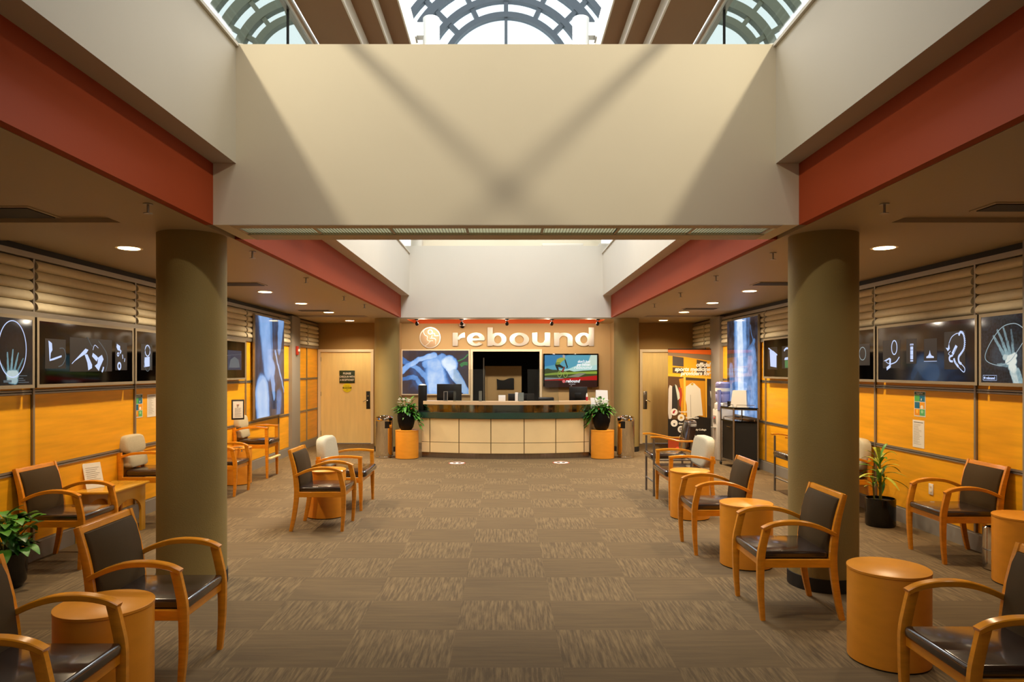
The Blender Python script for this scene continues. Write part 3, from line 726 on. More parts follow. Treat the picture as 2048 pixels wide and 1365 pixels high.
def metal_chair():
    t = thing('metal_hip_chair', 'x', 'chair'); hw = .255
    for sg in (-1, 1):
        x = sg*hw
        MB().tube([(x, -.26, 0), (x, -.26, .78)], .015).build('leg', 'greytube', t)
        MB().tube([(x, .27, 0), (x, .25, .5), (x, .25, .75)], .015).build('leg', 'greytube', t)
        ar = spl([(x, -.31, .80), (x, -.2, .802), (x, -.05, .775), (x, .1, .745), (x, .27, .745)], 4)
        MB().sweep(ar, .048, .022).build('armrest', 'wood', t)
        MB().tube([(x, -.26, .49), (x, .25, .49)], .012).build('side_rail', 'greytube', t)
    MB().tube([(-hw, -.26, .19), (hw, -.26, .19)], .011).build('footrest', 'greytube', t)
    MB().tube([(-hw, -.26, .49), (hw, -.26, .49)], .012).build('front_rail', 'greytube', t)
    MB().tube([(-hw, .25, .49), (hw, .25, .49)], .012).build('rear_rail', 'greytube', t)
    cush(-hw+.02, hw-.02, -.30, .2, .50, .575, .035).build('seat', 'leather', t, ang=60)
    mb = MB(); out = []
    for k in range(40):
        a = 2*pi*k/40; e = .45; out.append((.21*abs(cos(a))**e*(1 if cos(a) > 0 else -1), .80+.215*abs(sin(a))**e*(1 if sin(a) > 0 else -1)))
    lay = [(.03, .85), (.045, 1), (-.035, 1), (-.05, .85)]; vs = []; fs = []
    for y, sc_ in lay:
        for x, z in out: vs.append((x*sc_, y, .8+(z-.8)*sc_))
    for i in range(3):
        for q in range(40): j = (q+1) % 40; fs.append((i*40+q, i*40+j, (i+1)*40+j, (i+1)*40+q))
    fs += [tuple(range(40)), tuple(120+q for q in range(40))]
    lean(mb.add(vs, fs), [(.21, .55), (.30, 1.02)], 0, 1).build('backrest', 'leather', t, ang=60)
    return t

FR, FL = R(90), R(-90)     # facing +X (left side chairs), facing -X (right side chairs)
ga = guest_chair(); first = True
def put(proto, state, loc, rz, label, group):
    if not state: 
        proto.location = loc; proto.rotation_euler = (0, 0, rz); proto['label'] = label; proto['group'] = group; state.append(1); return proto
    return dup(proto, loc, rz, label, group)
st = []; G = 'brown wooden guest chairs'
put(ga, st, (2.02, 5.0, 0), FL, 'brown guest chair in front of the right foreground column, facing left', G)
put(ga, st, (2.02, 6.66, 0), FL, 'brown guest chair between the two middle drum tables on the right', G)
put(ga, st, (2.235, 3.155, 0), FL, 'brown guest chair cut off by the bottom right corner', G)
put(ga, st, (4.13, 6.36, 0), FL, 'brown guest chair against the right wall beside the striped-leaf plant', G)
put(ga, st, (-2.02, 4.0, 0), FR, 'brown guest chair in front of the left foreground column, facing right', G)
put(ga, st, (-2.05, 2.945, 0), FR, 'brown guest chair cut off by the bottom left corner', G)
put(ga, st, (-3.92, 6.2, 0), FR, 'brown guest chair against the left wall before the end table', G)
put(ga, st, (-2.0, 7.6, 0), FR, 'brown guest chair mid room on the left, before a cream-backed one', G)
put(ga, st, (-3.93, 9.6, 0), FR, 'brown guest chair at the left wall, mostly hidden behind the foreground column', G)
wc = wide_chair(.37, .45, .655, .87); st = []; G = 'wide cream-backed armchairs'
put(wc, st, (-2.03, 8.78, 0), FR, 'wide cream-backed wooden armchair mid room on the left', G)
put(wc, st, (2.27, 8.81, 0), FL, 'wide cream-backed armchair in front of the tall metal chair on the right', G)
put(wc, st, (4.1, 8.63, 0), FL, 'wide cream-backed armchair at the right wall, half hidden by the column', G)
hc = wide_chair(.235, .58, .80, .98, .31, 'hip_chair'); st = []; G = 'tall cream-backed hip chairs'
put(hc, st, (-4.03, 11.14, 0), FR, 'tall cream-backed hip chair with footrest below the leg x-ray', G)
put(hc, st, (-4.0, 7.85, 0), FR, 'tall cream-backed chair right of the end table, cut by the left column', G)
mc = metal_chair(); st = []; G = 'tall grey metal hip chairs'
put(mc, st, (2.26, 9.62, 0), FL, 'tall metal-legged chair with dark back in front of the sports banner', G)
put(mc, st, (4.07, 9.56, 0), FL, 'tall metal-legged chair at the right wall, half hidden by the column', G)

def drum():
    t = thing('drum_table', 'x', 'side table')
    MB().lathe([(.216, 0), (.216, .012)], 64).build('plinth', 'dark', t)
    MB().lathe([(.223, .01), (.223, .528), (.2225, .53)], 96).build('drum_body', 'drum', t)
    MB().lathe([(.222, .5305), (.2255, .532), (.2255, .545), (.222, .547)], 96).build('table_top', 'drum', t)
    return t
dr = drum(); st = []; G = 'round orange drum tables'
for x, y, lab in ((2.27, 4.11, 'drum table at the front right, nearest on that side'), (2.115, 6.1, 'drum table left of the right foreground column, second from front'),
                  (2.137, 8.05, 'drum table mid room on the right, third from front'), (4.16, 5.55, 'drum table cut off by the right edge, at the wall'),
                  (-2.01, 3.47, 'drum table at the front left, between two brown chairs'), (-2.107, 8.13, 'drum table mid room on the left, behind a brown chair'),
                  (-4.06, 10.42, 'drum table at the left wall carrying a sign stand'),
                  (-1.916, 13.40, 'drum pedestal left of the reception desk under a plant'), (1.867, 13.40, 'drum pedestal right of the reception desk under a plant')):
    put(dr, st, (x, y, 0), 0, lab, G)

# corner end table with arch cut side and a leaflet holder
t = thing('end_table', 'blond rectangular end table with arched sides at the left wall', 'end table', (-4.055, 7.14, 0))
M['blond'] = mat('blond_laminate', '#cf9a30', .2, var=.06, scale=2, stretch=(9, 2, 1))
MB().bbox(-.20, .2, -.36, .36, .49, .515, .008).build('table_top', 'blond', t)
arch = [(-.33, 0), (-.33, .488), (.33, .488), (.33, 0), (.25, 0), (.25, .22)]+[(.25*cos(pi*k/12), .22+.16*sin(pi*k/12)) for k in range(1, 12)]+[(-.25, .22), (-.25, 0)]
MB().prism(arch, .14, .165, 'x').build('side_panel', 'blond', t, False)
MB().prism(arch, -.18, -.155, 'x').build('side_panel', 'blond', t, False)
s = thing('leaflet_holder', 'white leaflet leaning in a holder on the blond end table', 'leaflet', (-4.16, 7.02, .515), R(65))
sh = MB().box(-.095, .095, -.002, .002, 0, .26).build('leaflet', 'paper', s, False); sh.rotation_euler = (R(-16), 0, 0)
MB().box(-.095, .095, -.03, .03, 0, .004).build('holder_foot', 'acrylic', s, False)
mb = MB()
for k in range(9): mb.box(-.07, .07-.02*(k % 3), -.004, -.002, .21-.02*k, .213-.02*k)
mb.build('print', mat('grey_print', '#9a958e', .7), sh, False)

# sign stand on drum
s = thing('sign_stand', 'small framed notice on a pole standing on the drum table at the left wall', 'sign', (-4.0, 10.33, .547), R(28))
MB().lathe([(.07, 0), (.07, .008), (.012, .012)], 24).build('stand_base', 'metal', s)
MB().tube([(0, 0, .01), (0, 0, .44)], .012).build('stand_pole', 'chrome', s)
MB().bbox(-.09, .09, -.012, .012, .42, .72, .006).build('sign_frame', 'dark', s)
MB().box(-.07, .07, -.016, -.0125, .445, .695).build('sign_sheet', 'paper', s, False)
mb = MB()
for k in range(7): mb.box(-.045, .045-.01*(k % 2), -.018, -.016, .59-.02*k, .594-.02*k)
mb.build('print', mat('grey_print2', '#8a8580', .7), s, False)
MB().lathe([(.018, 0), (.018, .002)], 16).build('red_emblem', mat('redm', '#b83228', .5), s).location = (0, -.016, .645)
s.children[-1].rotation_euler = (pi/2, 0, 0)

# ------------------------------------------------------------------ PLANTS
def leafmesh(mb, base, az, L, w, rise, droop, n=7, fold=.25):
    d = Vector((cos(az), sin(az), 0)); s = Vector((-sin(az), cos(az), 0)); b = Vector(base); vs = []; fs = []
    for i in range(n+1):
        t = i/n; p = b+d*(L*t*(cos(rise)))+Vector((0, 0, L*(t*sin(rise)-droop*t*t)))
        ww = w*sin(pi*min(1, t*.92+.06))**.8/2
        vs += [p-s*ww+Vector((0, 0, ww*fold)), p, p+s*ww+Vector((0, 0, ww*fold))]
    for i in range(n):
        a = 3*i; fs += [(a, a+1, a+4, a+3), (a+1, a+2, a+5, a+4)]
    nv = len(vs)
    mb.add(vs, fs)
def desk_plant(x, y, lab, seed, trail):
    rnd = random.Random(seed)
    t = thing('potted_plant', lab, 'potted plant', (x, y, .547))
    MB().lathe([(.10, 0), (.135, .05), (.165, .17), (.172, .27), (.165, .335), (.150, .335), (.148, .30), (.001, .30)], 40, cap=False).build('pot', 'pot', t)
    MB().lathe([(.15, .29), (.15, .305)], 24).build('soil', 'soil', t)
    mb = MB(); m2 = MB(); fl = MB(); pk = MB(); stm = MB()
    for i in range(230):
        a = rnd.uniform(0, 2*pi); r = rnd.uniform(.02, .14); z = .31+rnd.uniform(0, .14)
        leafmesh(mb if i % 3 else m2, (r*cos(a), r*sin(a), z), a+rnd.uniform(-.5, .5), rnd.uniform(.10, .19), rnd.uniform(.045, .07), rnd.uniform(.0, 1.1), rnd.uniform(.2, .8), 5)
    for i in range(16):
        a = rnd.uniform(0, 2*pi); r = rnd.uniform(.0, .07); L = rnd.uniform(.15, .3)
        top = (r*cos(a)+.3*L*cos(a), r*sin(a)+.3*L*sin(a), .32+L); stm.tube([(r*cos(a), r*sin(a), .3), top], .003, 5)
        leafmesh(mb, top, a, .10, .04, .9, .4, 5)
    for i in range(26):
        a = rnd.uniform(0, 2*pi); r = rnd.uniform(.03, .15); z = .40+rnd.uniform(.02, .2)
        for q in range(4): leafmesh(fl, (r*cos(a), r*sin(a), z), a+q*1.57, .055, .045, .5, .3, 3)
    for i in range(4):
        a = rnd.uniform(0, 2*pi); r = .15; pk.sphere((r*cos(a), r*sin(a)-.03, .37+rnd.uniform(0, .06)), .016, 8, 6)
    for i in range(70):
        a = trail+rnd.uniform(-.35, .35); r = .15+rnd.uniform(0, .14); z = .38-((r-.13)*1.9)**1*rnd.uniform(.2, 1.2)
        leafmesh(m2 if i % 2 else mb, (r*cos(a), r*sin(a), z), a+rnd.uniform(-.8, .8), .09, .05, rnd.uniform(-.6, .5), .4, 4)
        if i % 8 == 0: stm.tube(spl([(.1*cos(a), .1*sin(a), .32), (.17*cos(a), .17*sin(a), .38), (r*cos(a), r*sin(a), z)], 3), .003, 5)
    mb.build('foliage', 'leaf', t); m2.build('dark_foliage', 'leaf2', t); fl.build('white_flowers', 'flower', t); pk.build('pink_flowers', 'pink', t); stm.build('stems', 'stem', t)
desk_plant(-1.93, 13.40, 'leafy flowering plant in a black pot left of the reception desk', 3, -.3)
desk_plant(1.85, 13.40, 'white-flowered plant in a black pot right of the reception desk', 5, pi-.1)
t = thing('dracaena_plant', 'striped-leaf plant in a glossy black pot at the right wall', 'potted plant', (4.12, 7.62, 0))
MB().lathe([(.145, 0), (.153, .02), (.153, .30), (.143, .305), (.140, .27), (.001, .27)], 48, cap=False).build('pot', 'gpot', t)
MB().lathe([(.142, .25), (.142, .275)], 24).build('soil', 'soil', t)
MB().tube([(0, 0, .26), (.0, .0, .48), (-.01, 0, .68)], [.016, .014, .012], 8).build('stem', 'stem', t)
MB().tube([(-.05, .03, .26), (-.06, .04, .45)], .009, 8).build('stem', 'stem', t)
rnd = random.Random(11); mb = MB(); g2 = MB()
for i in range(22):
    a = i*2.4; z = .50+.011*i; up = .25+.048*i
    leafmesh(mb if i % 3 else g2, (-.01, 0, z), a, rnd.uniform(.30, .40), .042, min(1.3, up), .42+.25*rnd.random(), 9, .3)
for i in range(10):
    leafmesh(mb if i % 2 else g2, (-.06, .04, .40+.008*i), i*2.4+1, rnd.uniform(.12, .2), .03, .6+.05*i, .5, 7, .3)
for i in range(6): leafmesh(g2, (0, 0, .32+.04*i), i*2.4+.5, .2, .05, 1.2, .15, 6, .3)
mb.build('striped_leaves', 'variegated', t); g2.build('green_leaves', 'leaf', t)
t = thing('leafy_plant', 'leafy green plant in a black pot cut by the left edge', 'potted plant', (-3.95, 5.45, 0))
MB().lathe([(.12, 0), (.15, .05), (.16, .28), (.15, .285), (.145, .25), (.001, .25)], 40, cap=False).build('pot', 'gpot', t)
mb = MB(); m2 = MB(); rnd = random.Random(4); stm = MB()
for i in range(90):
    a = rnd.uniform(0, 2*pi); r = rnd.uniform(.02, .2); z = .28+rnd.uniform(0, .32)*(1-r*2)
    leafmesh(mb if i % 2 else m2, (r*cos(a), r*sin(a), z), a+rnd.uniform(-.5, .5), rnd.uniform(.12, .2), rnd.uniform(.07, .1), rnd.uniform(0, .9), rnd.uniform(.2, .8), 5)
    if i % 3 == 0: stm.tube([(0, 0, .25), (r*cos(a), r*sin(a), z)], .004, 5)
for q in (mb, m2, stm): q.v = [(max(x, -.30), y, z) for x, y, z in q.v]
mb.build('foliage', 'leaf', t); m2.build('dark_foliage', 'leaf2', t); stm.build('stems', 'stem', t)
o = thing('chrome_bin', 'low chrome bin behind the drum table at the right edge', 'bin', (4.23, 5.94, 0))
MB().lathe([(.11, 0), (.12, .01), (.12, .36), (.11, .37), (.10, .36), (.1, .05), (.001, .05)], 40, cap=False).build('bin_body', 'chrome', o)
MB().lathe([(.121, .17), (.124, .175), (.121, .18)], 40, cap=False).build('bin_ring', 'metal', o)

# ------------------------------------------------------------------ TRASH BINS
for x, lab in ((-2.37, 'tall chrome bin left of the reception desk'), (2.33, 'tall chrome bin right of the reception desk')):
    t = thing('chrome_bin', lab, 'bin', (x, 13.5, 0), group='tall chrome bins')
    MB().lathe([(.155, 0), (.168, .005), (.168, .03), (.16, .035), (.165, .05), (.17, .06), (.17, .71), (.175, .72)], 48).build('bin_body', 'chrome', t)
    MB().lathe([(.176, .72), (.178, .74), (.17, .775), (.14, .80), (.11, .812), (.10, .815), (.095, .80), (.001, .79)], 48, cap=False).build('bin_lid', 'chrome', t)
    sx = 1 if x < 0 else -1
    v = []
    mb = MB()
    for k in range(9):
        a0 = R(-62 if sx > 0 else -118)+R((k-4)*4); a = a0
        v.append((.1725*cos(a), .1725*sin(a)))
    vs = [(p[0], p[1], z) for z in (.58, .72) for p in v]; fs = [(i, i+1, 9+i+1, 9+i) for i in range(8)]
    vs += [(p[0]*.99, p[1]*.99, z) for z in (.58, .72) for p in v]; fs += [(18+i, 18+9+i, 18+9+i+1, 18+i+1) for i in range(8)]
    mb.add(vs, fs).build('bin_opening', 'black', t)

# ------------------------------------------------------------------ RECEPTION DESK
RC = 4.7; XC = .03; YD = 13.22
def arcY(x, off=0): return YD+off+RC-sqrt(RC*RC-(x-XC)**2)
def arcband(mb, x0, x1, z0, z1, o0, o1, n=16):
    xs = [x0+(x1-x0)*i/n for i in range(n+1)]; vs = []; fs = []
    for x in xs: vs += [(x, arcY(x, o0), z0), (x, arcY(x, o1), z0), (x, arcY(x, o1), z1), (x, arcY(x, o0), z1)]
    for i in range(n):
        for k in range(4): j = (k+1) % 4; fs.append((4*i+k, 4*i+j, 4*i+4+j, 4*i+4+k))
    fs += [(0, 1, 2, 3), (4*n+3, 4*n+2, 4*n+1, 4*n)]
    return mb.add(vs, fs)
desk = thing('reception_desk', 'long curved reception desk with cream panels and green glass ledge', 'reception desk', (0, 0, 0))
seams = [(px-VX)*13.32/F for px in (840, 858, 918, 982, 1048, 1111.5, 1170, 1181)]
arcband(MB(), -1.65, 1.62, .1, .77, .02, .06, 24).build('panel_backing', mat('seam_brown', '#6e5428', .6), desk)
for a, b in zip(seams, seams[1:]):
    for z0, z1 in ((.108, .303), (.313, .765)):
        arcband(MB(), a+.008, b-.008, z0, z1, 0, .022, 4).build('front_panel', 'deskpanel', desk)
arcband(MB(), -1.645, 1.615, 0, .098, .03, .12, 24).build('kick_plate', 'kick', desk)
arcband(MB(), -1.64, 1.61, 0.0, .77, .12, .3, 24).build('carcass', 'dark', desk)
arcband(MB(), -1.70, 1.66, .775, .885, -.04, .5, 24).build('ledge', 'green_slab', desk)
arcband(MB(), -1.62, 1.66, .885, 1.035, .05, .058, 24).build('glass_front', 'deskglass', desk)
arcband(MB(), -1.62, 1.66, 1.035, 1.10, .02, .36, 24).build('counter_top', 'desktop', desk)
for px in (850, 921, 985, 1047, 1108, 1165):
    x = (px-VX)*13.35/F; MB().box(x-.008, x+.008, arcY(x, .062), arcY(x, .1), .885, 1.04).build('glass_post', 'alu', desk, False)
arcband(MB(), -1.6, 1.6, .76, .79, .5, 1.1, 16).build('work_surface', 'desktop', desk)
# end panels
MB().box(1.72, 1.95, 13.9, 14.3, 0, .77).build('end_panel', 'deskpanel', desk, False)

def ctop(px, w=0): 
    x = (px-VX)*13.5/F; return x, arcY(x, .2)
def monitor(px, w, h, zb, lab, rz=0, dy=.5, slim=False):
    x = (px-VX)*(13.5+dy)/F; y = arcY(x, .2)+dy
    t = thing('computer_monitor', lab, 'monitor', (x, y, .79), rz)
    MB().lathe([(.11, 0), (.11, .012)], 24).build('monitor_foot', 'mon', t)
    MB().box(-.03, .03, -.02, .02, .01, zb-.79+.1).build('monitor_neck', 'mon', t, False)
    MB().bbox(-w/2, w/2, -.025, .02, zb-.79, zb-.79+h, .008).build('monitor_shell', 'mon', t)
    MB().bbox(-w*.18, w*.18, -.045, -.02, zb-.79+h*.2, zb-.79+h*.6, .006).build('rear_bulge', 'black', t)
    MB().box(-w/2+.01, w/2-.01, .02, .023, zb-.79+.01, zb-.79+h-.01).build('monitor_screen', 'blackglass', t, False)
monitor(898, .5, .36, 1.06, 'black computer monitor at the left of the reception desk', 0)
monitor(1158, .37, .31, 1.05, 'black computer monitor at the right of the reception desk', R(-12))
monitor(1042, .52, .20, 1.03, 'wide low black monitor in the middle of the reception desk', R(3))
x, y = ctop(895)
def standee(px, w, h, m, lab, name='counter_frame', inner=None, lean_=8):
    x, y = ctop(px); t = thing(name, lab, 'counter sign', (x, y-.05, 1.10))
    MB().box(-w/2, w/2, -.03, .04, 0, .004).build('foot', 'acrylic', t, False)
    a = MB().box(-w/2, w/2, -.003, .003, 0, h).build('frame', m, t, False); a.rotation_euler = (R(-lean_), 0, 0)
    if inner: MB().box(-w/2+.015, w/2-.015, -.005, -.003, .015, h-.015).build('insert', inner, a, False)
standee(891, .085, .19, 'metal', 'small silver framed card on the left of the counter', inner='black')
standee(909, .05, .19, 'acrylic', 'small clear card holder right of the silver framed card')
standee(961, .06, .2, 'metal', 'narrow silver card holder before the dark office opening')
standee(1042, .1, .17, mat('greycard', '#6f736a', .5), 'grey-green card in front of the middle monitor')
x, y = ctop(1004); o = MB().bbox(x-.068, x+.068, y-.05, y+.05, 1.10, 1.215, .004).build('tissue_box', 'paper', None); tag(o, 'small white box on the reception counter left of the middle monitor', 'box')
x, y = ctop(1033); o = MB().bbox(x-.03, x+.03, y-.02, y+.02, 1.10, 1.27, .004).build('card_box', 'paper', None); tag(o, 'tiny white card stand in front of the middle monitor', 'card stand')
t = thing('disinfectant_bottle', 'red and white bottle on the counter right of the right monitor', 'bottle', (*ctop(1176), 1.10))
MB().lathe([(.02, 0), (.022, .01), (.022, .07), (.018, .075)], 16).build('bottle_body', mat('redb', '#b01f2c', .3), t)
MB().lathe([(.018, .075), (.018, .10), (.008, .14), (.005, .15)], 16).build('bottle_cap', 'paper', t)
# dark tower with white top standing on the ledge at the left end
x = (843-VX)*13.45/F; y = arcY(x, .12)
t = thing('hand_sanitizer_tower', 'black upright tower with white top at the left end of the desk', 'dispenser', (x, y, .885))
MB().bbox(-.08, .08, -.075, .075, 0, .52, .012).build('tower_body', 'black', t)
MB().sphere((0, 0, .52), .07, sc=(1, 1, .35)).build('tower_cap', 'paper', t)
MB().bbox(-.14, .2, -.12, .1, -.0, .02, .006).build('tower_base', 'black', t)
# things on the ledge behind the glass
x = (891-VX)*13.6/F; o = MB().bbox(x-.1, x+.1, arcY(x, .15), arcY(x, .3), .885, .935, .006).build('tissue_pack', mat('mint', '#8fc9a8', .5), None); tag(o, 'mint green pack behind the glass at the left of the desk ledge', 'pack')
x = (972-VX)*13.6/F; o = MB().bbox(x-.09, x+.07, arcY(x, .15), arcY(x, .22), .885, .93, .01).build('stapler', 'black', None); tag(o, 'black stapler behind the glass on the desk ledge', 'stapler')
x = (1007-VX)*13.6/F; o = MB().sphere((x, arcY(x, .18), .90), .05, sc=(1.2, .8, .5)).build('computer_mouse', 'paper', None); tag(o, 'white mouse behind the glass in the middle of the desk ledge', 'mouse')
x = (992-VX)*13.6/F; o = MB().lathe([(.025, 0), (.03, .06)], 16, (x, arcY(x, .2), .885)).build('pen_cup', 'black', None); tag(o, 'small dark cup behind the glass left of the white mouse', 'cup')
t = thing('small_plant', 'low green plant behind the glass at the right of the desk ledge', 'potted plant', ((1145-VX)*13.6/F, arcY(1.3, .22), .885))
mb = MB(); rnd = random.Random(2)
for i in range(40): a = rnd.uniform(0, 6.28); leafmesh(mb, (rnd.uniform(-.1, .1), rnd.uniform(-.04, .04), .02), a, .07, .03, 1, .4, 4)
mb.build('foliage', 'leaf2', t); MB().bbox(-.11, .11, -.05, .05, 0, .03, .005).build('tray', 'black', t)
# clear acrylic shields on the counter
for px, w, lab in ((940, .62, 'left'), (1085, .6, 'right')):
    x, y = ctop(px); t = thing('acrylic_shield', f'clear acrylic counter shield, the {lab} one on the desk', 'counter shield', (x, arcY(x, .06), 1.10), group='clear shields on the counter')
    MB().box(-w/2, w/2, -.002, .002, 0, .62).build('shield_sheet', 'acrylic', t, False)
    for sg in (-1, 1): MB().box(sg*w/2-.004, sg*w/2+.004, -.0, .12, 0, .10).build('shield_foot', 'acrylic', t, False)
# office chair back and keyboard
t = thing('office_chair', 'dark office chair back showing behind the right of the counter', 'chair', ((1092-VX)*14.6/F, 14.6, 0))
cush(-.17, .17, -.03, .03, .78, 1.13, .03).build('backrest', 'black', t); cush(-.24, .24, -.25, .2, .45, .53, .03).build('seat', 'black', t)
MB().tube([(0, 0, .08), (0, 0, .45)], .03).build('gas_post', 'metal', t)
MB().tube([(0, .18, .5), (0, .06, .85)], .02).build('back_post', 'black', t)
for k in range(5): a = k*2*pi/5; MB().tube([(0, 0, .09), (.26*cos(a), .26*sin(a), .05)], .02).build('base_spoke', 'black', t); MB().sphere((.26*cos(a), .26*sin(a), .03), .03, 10, 6).build('caster', 'black', t)
# white paper bags
bag = mat('bag_white', '#e8e4e2', .6)
for px, w, h, z, lab in ((1207, .25, .42, .885, 'tall white paper bag behind the right desk plant'), (1190, .16, .27, .885, 'shorter white paper bag left of the tall one by the right plant')):
    x = (px-VX)*13.62/F; 
    t = thing('paper_bag', lab, 'paper bag', (x, 13.86, .885) if h > .4 else (x, 13.72, .885))
    hh = h
    MB().hexa([(-w/2, -.05, 0), (w/2, -.05, 0), (w/2, .05, 0), (-w/2, .05, 0), (-w/2*.95, -.01, hh), (w/2*.9, -.02, hh*.98), (w/2*.9, .02, hh*.98), (-w/2*.95, .02, hh)]).build('bag_body', bag, t, False)
# ledge extension under the bags
MB().box(1.45, 2.0, 13.64, 14.2, .845, .885).build('side_ledge', 'green_slab', desk, False)
MB().box(1.955, 2.0, 13.66, 14.2, .0, .845).build('side_panel', 'tan', desk, False)
# floor stickers
for px, py in ((914, 927), (1122, 926)):
    Y = H*F/(py-VY); X = (px-VX)*Y/F
    t = thing('floor_sticker', f'round red and white floor sticker {"left" if px < 1000 else "right"} of centre before the desk', 'floor sticker', (X, Y, .001), group='round stickers on the carpet')
    MB().lathe([(.155, 0), (.155, .002)], 32).build('sticker_edge', mat('stred', '#b5402c', .6), t)
    MB().lathe([(.135, .002), (.135, .003)], 32).build('sticker_face', 'paper', t)
    for sg in (-1, 1): MB().sphere((sg*.045, 0, .0032), .032, 12, 6, (1, 2, .02)).build('footprint', 'dark', t)
    MB().box(-.1, .1, .07, .09, .003, .0036).build('sticker_print', mat('stred2', '#b5402c', .6), t, False)

# ------------------------------------------------------------------ RECEPTION WALL: sign, x-ray, TV
M['letter'] = mat('brushed_letters', '#cfc4b6', .3, metal=.8)
s = thing('wall_lettering', 'raised silver wordmark reading rebound on the reception wall', 'sign', (0, AB-.0, 0))
def PX(px, Y): return (px-VX)*Y/F
def PZ(py, Y): return H-(py-VY)*Y/F
# letters: own outlines, built from strokes, x-height from 666 to 692.5
zb = PZ(692.8, AB); xh = PZ(666, AB)-zb; asc = PZ(655.5, AB)-zb
def ring(cx, cz, rx, rz, tx, tz, n=36, a0=0, a1=360):
    """elliptical band with unequal stroke thickness"""
    o = [(cx+rx*cos(R(a0+(a1-a0)*k/n)), cz+rz*sin(R(a0+(a1-a0)*k/n))) for k in range(n+1)]
    i = [(cx+(rx-tx)*cos(R(a0+(a1-a0)*k/n)), cz+(rz-tz)*sin(R(a0+(a1-a0)*k/n))) for k in range(n+1)]
    return o, i
def band(mb, o, i, y0, y1):
    n = len(o)
    for k in range(n-1):
        q = [o[k], o[k+1], i[k+1], i[k]]
        mb.hexa([(q[0][0], y0, q[0][1]), (q[1][0], y0, q[1][1]), (q[2][0], y0, q[2][1]), (q[3][0], y0, q[3][1]),
                 (q[0][0], y1, q[0][1]), (q[1][0], y1, q[1][1]), (q[2][0], y1, q[2][1]), (q[3][0], y1, q[3][1])])
def letter(ch, px0, px1):
    x0, x1 = PX(px0, AB), PX(px1, AB); w = x1-x0; st_ = .122; y0, y1 = -.045, -.012; mb = MB(); cz = zb+xh/2; hs = .06
    def bar(a, b, c, d): mb.box(a, b, y0-.0015, y1+.0015, c, d)
    if ch == 'r':
        bar(x0, x0+st_, zb, zb+xh)
        o, i = ring(x0+w*.98, zb+xh*.42, w*.62, xh*.58, st_*.4, xh*.36, 14, 92, 172); band(mb, o, i, y0, y1)
    if ch == 'e':
        o, i = ring(x0+w/2, cz, w/2, xh/2, st_, hs, 40, 0, 318); band(mb, o, i, y0, y1)
        bar(x0+st_*.8, x1-.01, cz-.026, cz+.022)
    if ch == 'b':
        bar(x0, x0+st_, zb, zb+asc); o, i = ring(x0+w/2+.02, cz, w/2-.02, xh/2, st_*.95, hs); band(mb, o, i, y0, y1)
    if ch == 'o':
        o, i = ring(x0+w/2, cz, w/2, xh/2, st_, hs); band(mb, o, i, y0, y1)
    if ch == 'u':
        bar(x0, x0+st_, zb+xh*.35, zb+xh); bar(x1-st_, x1, zb, zb+xh)
        o, i = ring(x0+w*.48, zb+xh*.42, w*.48, xh*.42, st_, hs*1.2, 20, 180, 360); band(mb, o, i, y0, y1)
    if ch == 'n':
        bar(x0, x0+st_, zb, zb+xh); bar(x1-st_, x1, zb, zb+xh*.62)
        o, i = ring(x0+w*.52, zb+xh*.58, w*.48, xh*.42, st_, hs*1.2, 20, 0, 180); band(mb, o, i, y0, y1)
    if ch == 'd':
        bar(x1-st_, x1, zb, zb+asc); o, i = ring(x0+w/2-.02, cz, w/2-.02, xh/2, st_*.95, hs); band(mb, o, i, y0, y1)
    o = mb.build('letter_'+ch, 'letter', s, False)
for ch, a, b in (('r', 905.5, 931), ('e', 934, 970), ('b', 975, 1013), ('o', 1019, 1058), ('u', 1064, 1100), ('n', 1108, 1145), ('d', 1150, 1187.5)):
    letter(ch, a, b)
s = thing('round_emblem', 'round silver emblem with a running figure, left of the wordmark', 'sign', (PX(860.5, AB), AB, PZ(676, AB)))
MB().lathe([(.245, 0), (.245, .02)], 48).build('emblem_disc', mat('emblem_disc', '#a98a68', .4, metal=.4), s).rotation_euler = (pi/2, 0, 0)
mb = MB(); mb.stroke([(.237*cos(2*pi*k/48), .237*sin(2*pi*k/48)) for k in range(48)], .022, y=-.03, th=.012, closed=True)
mb.stroke([(.0+.05*cos(2*pi*k/16), .135+.05*sin(2*pi*k/16)) for k in range(16)], .016, y=-.03, th=.012, closed=True)
e = lambda pts: mb.stroke(spl([((x-920)/920*1.0, (645-z)/920*1.0) for x, z in pts], 4), .014, y=-.03, th=.012)
e([(790, 480), (780, 530), (810, 590), (860, 620), (855, 680), (890, 715), (925, 715), (870, 780), (810, 820)])
e([(970, 550), (1015, 555), (1020, 600), (1060, 602), (1100, 600)])
e([(960, 600), (955, 650), (1010, 660), (1040, 690), (1040, 750), (1035, 790)]); e([(925, 715), (980, 712)]); e([(955, 655), (915, 655)])
mb.build('emblem_lines', 'letter', s, False)

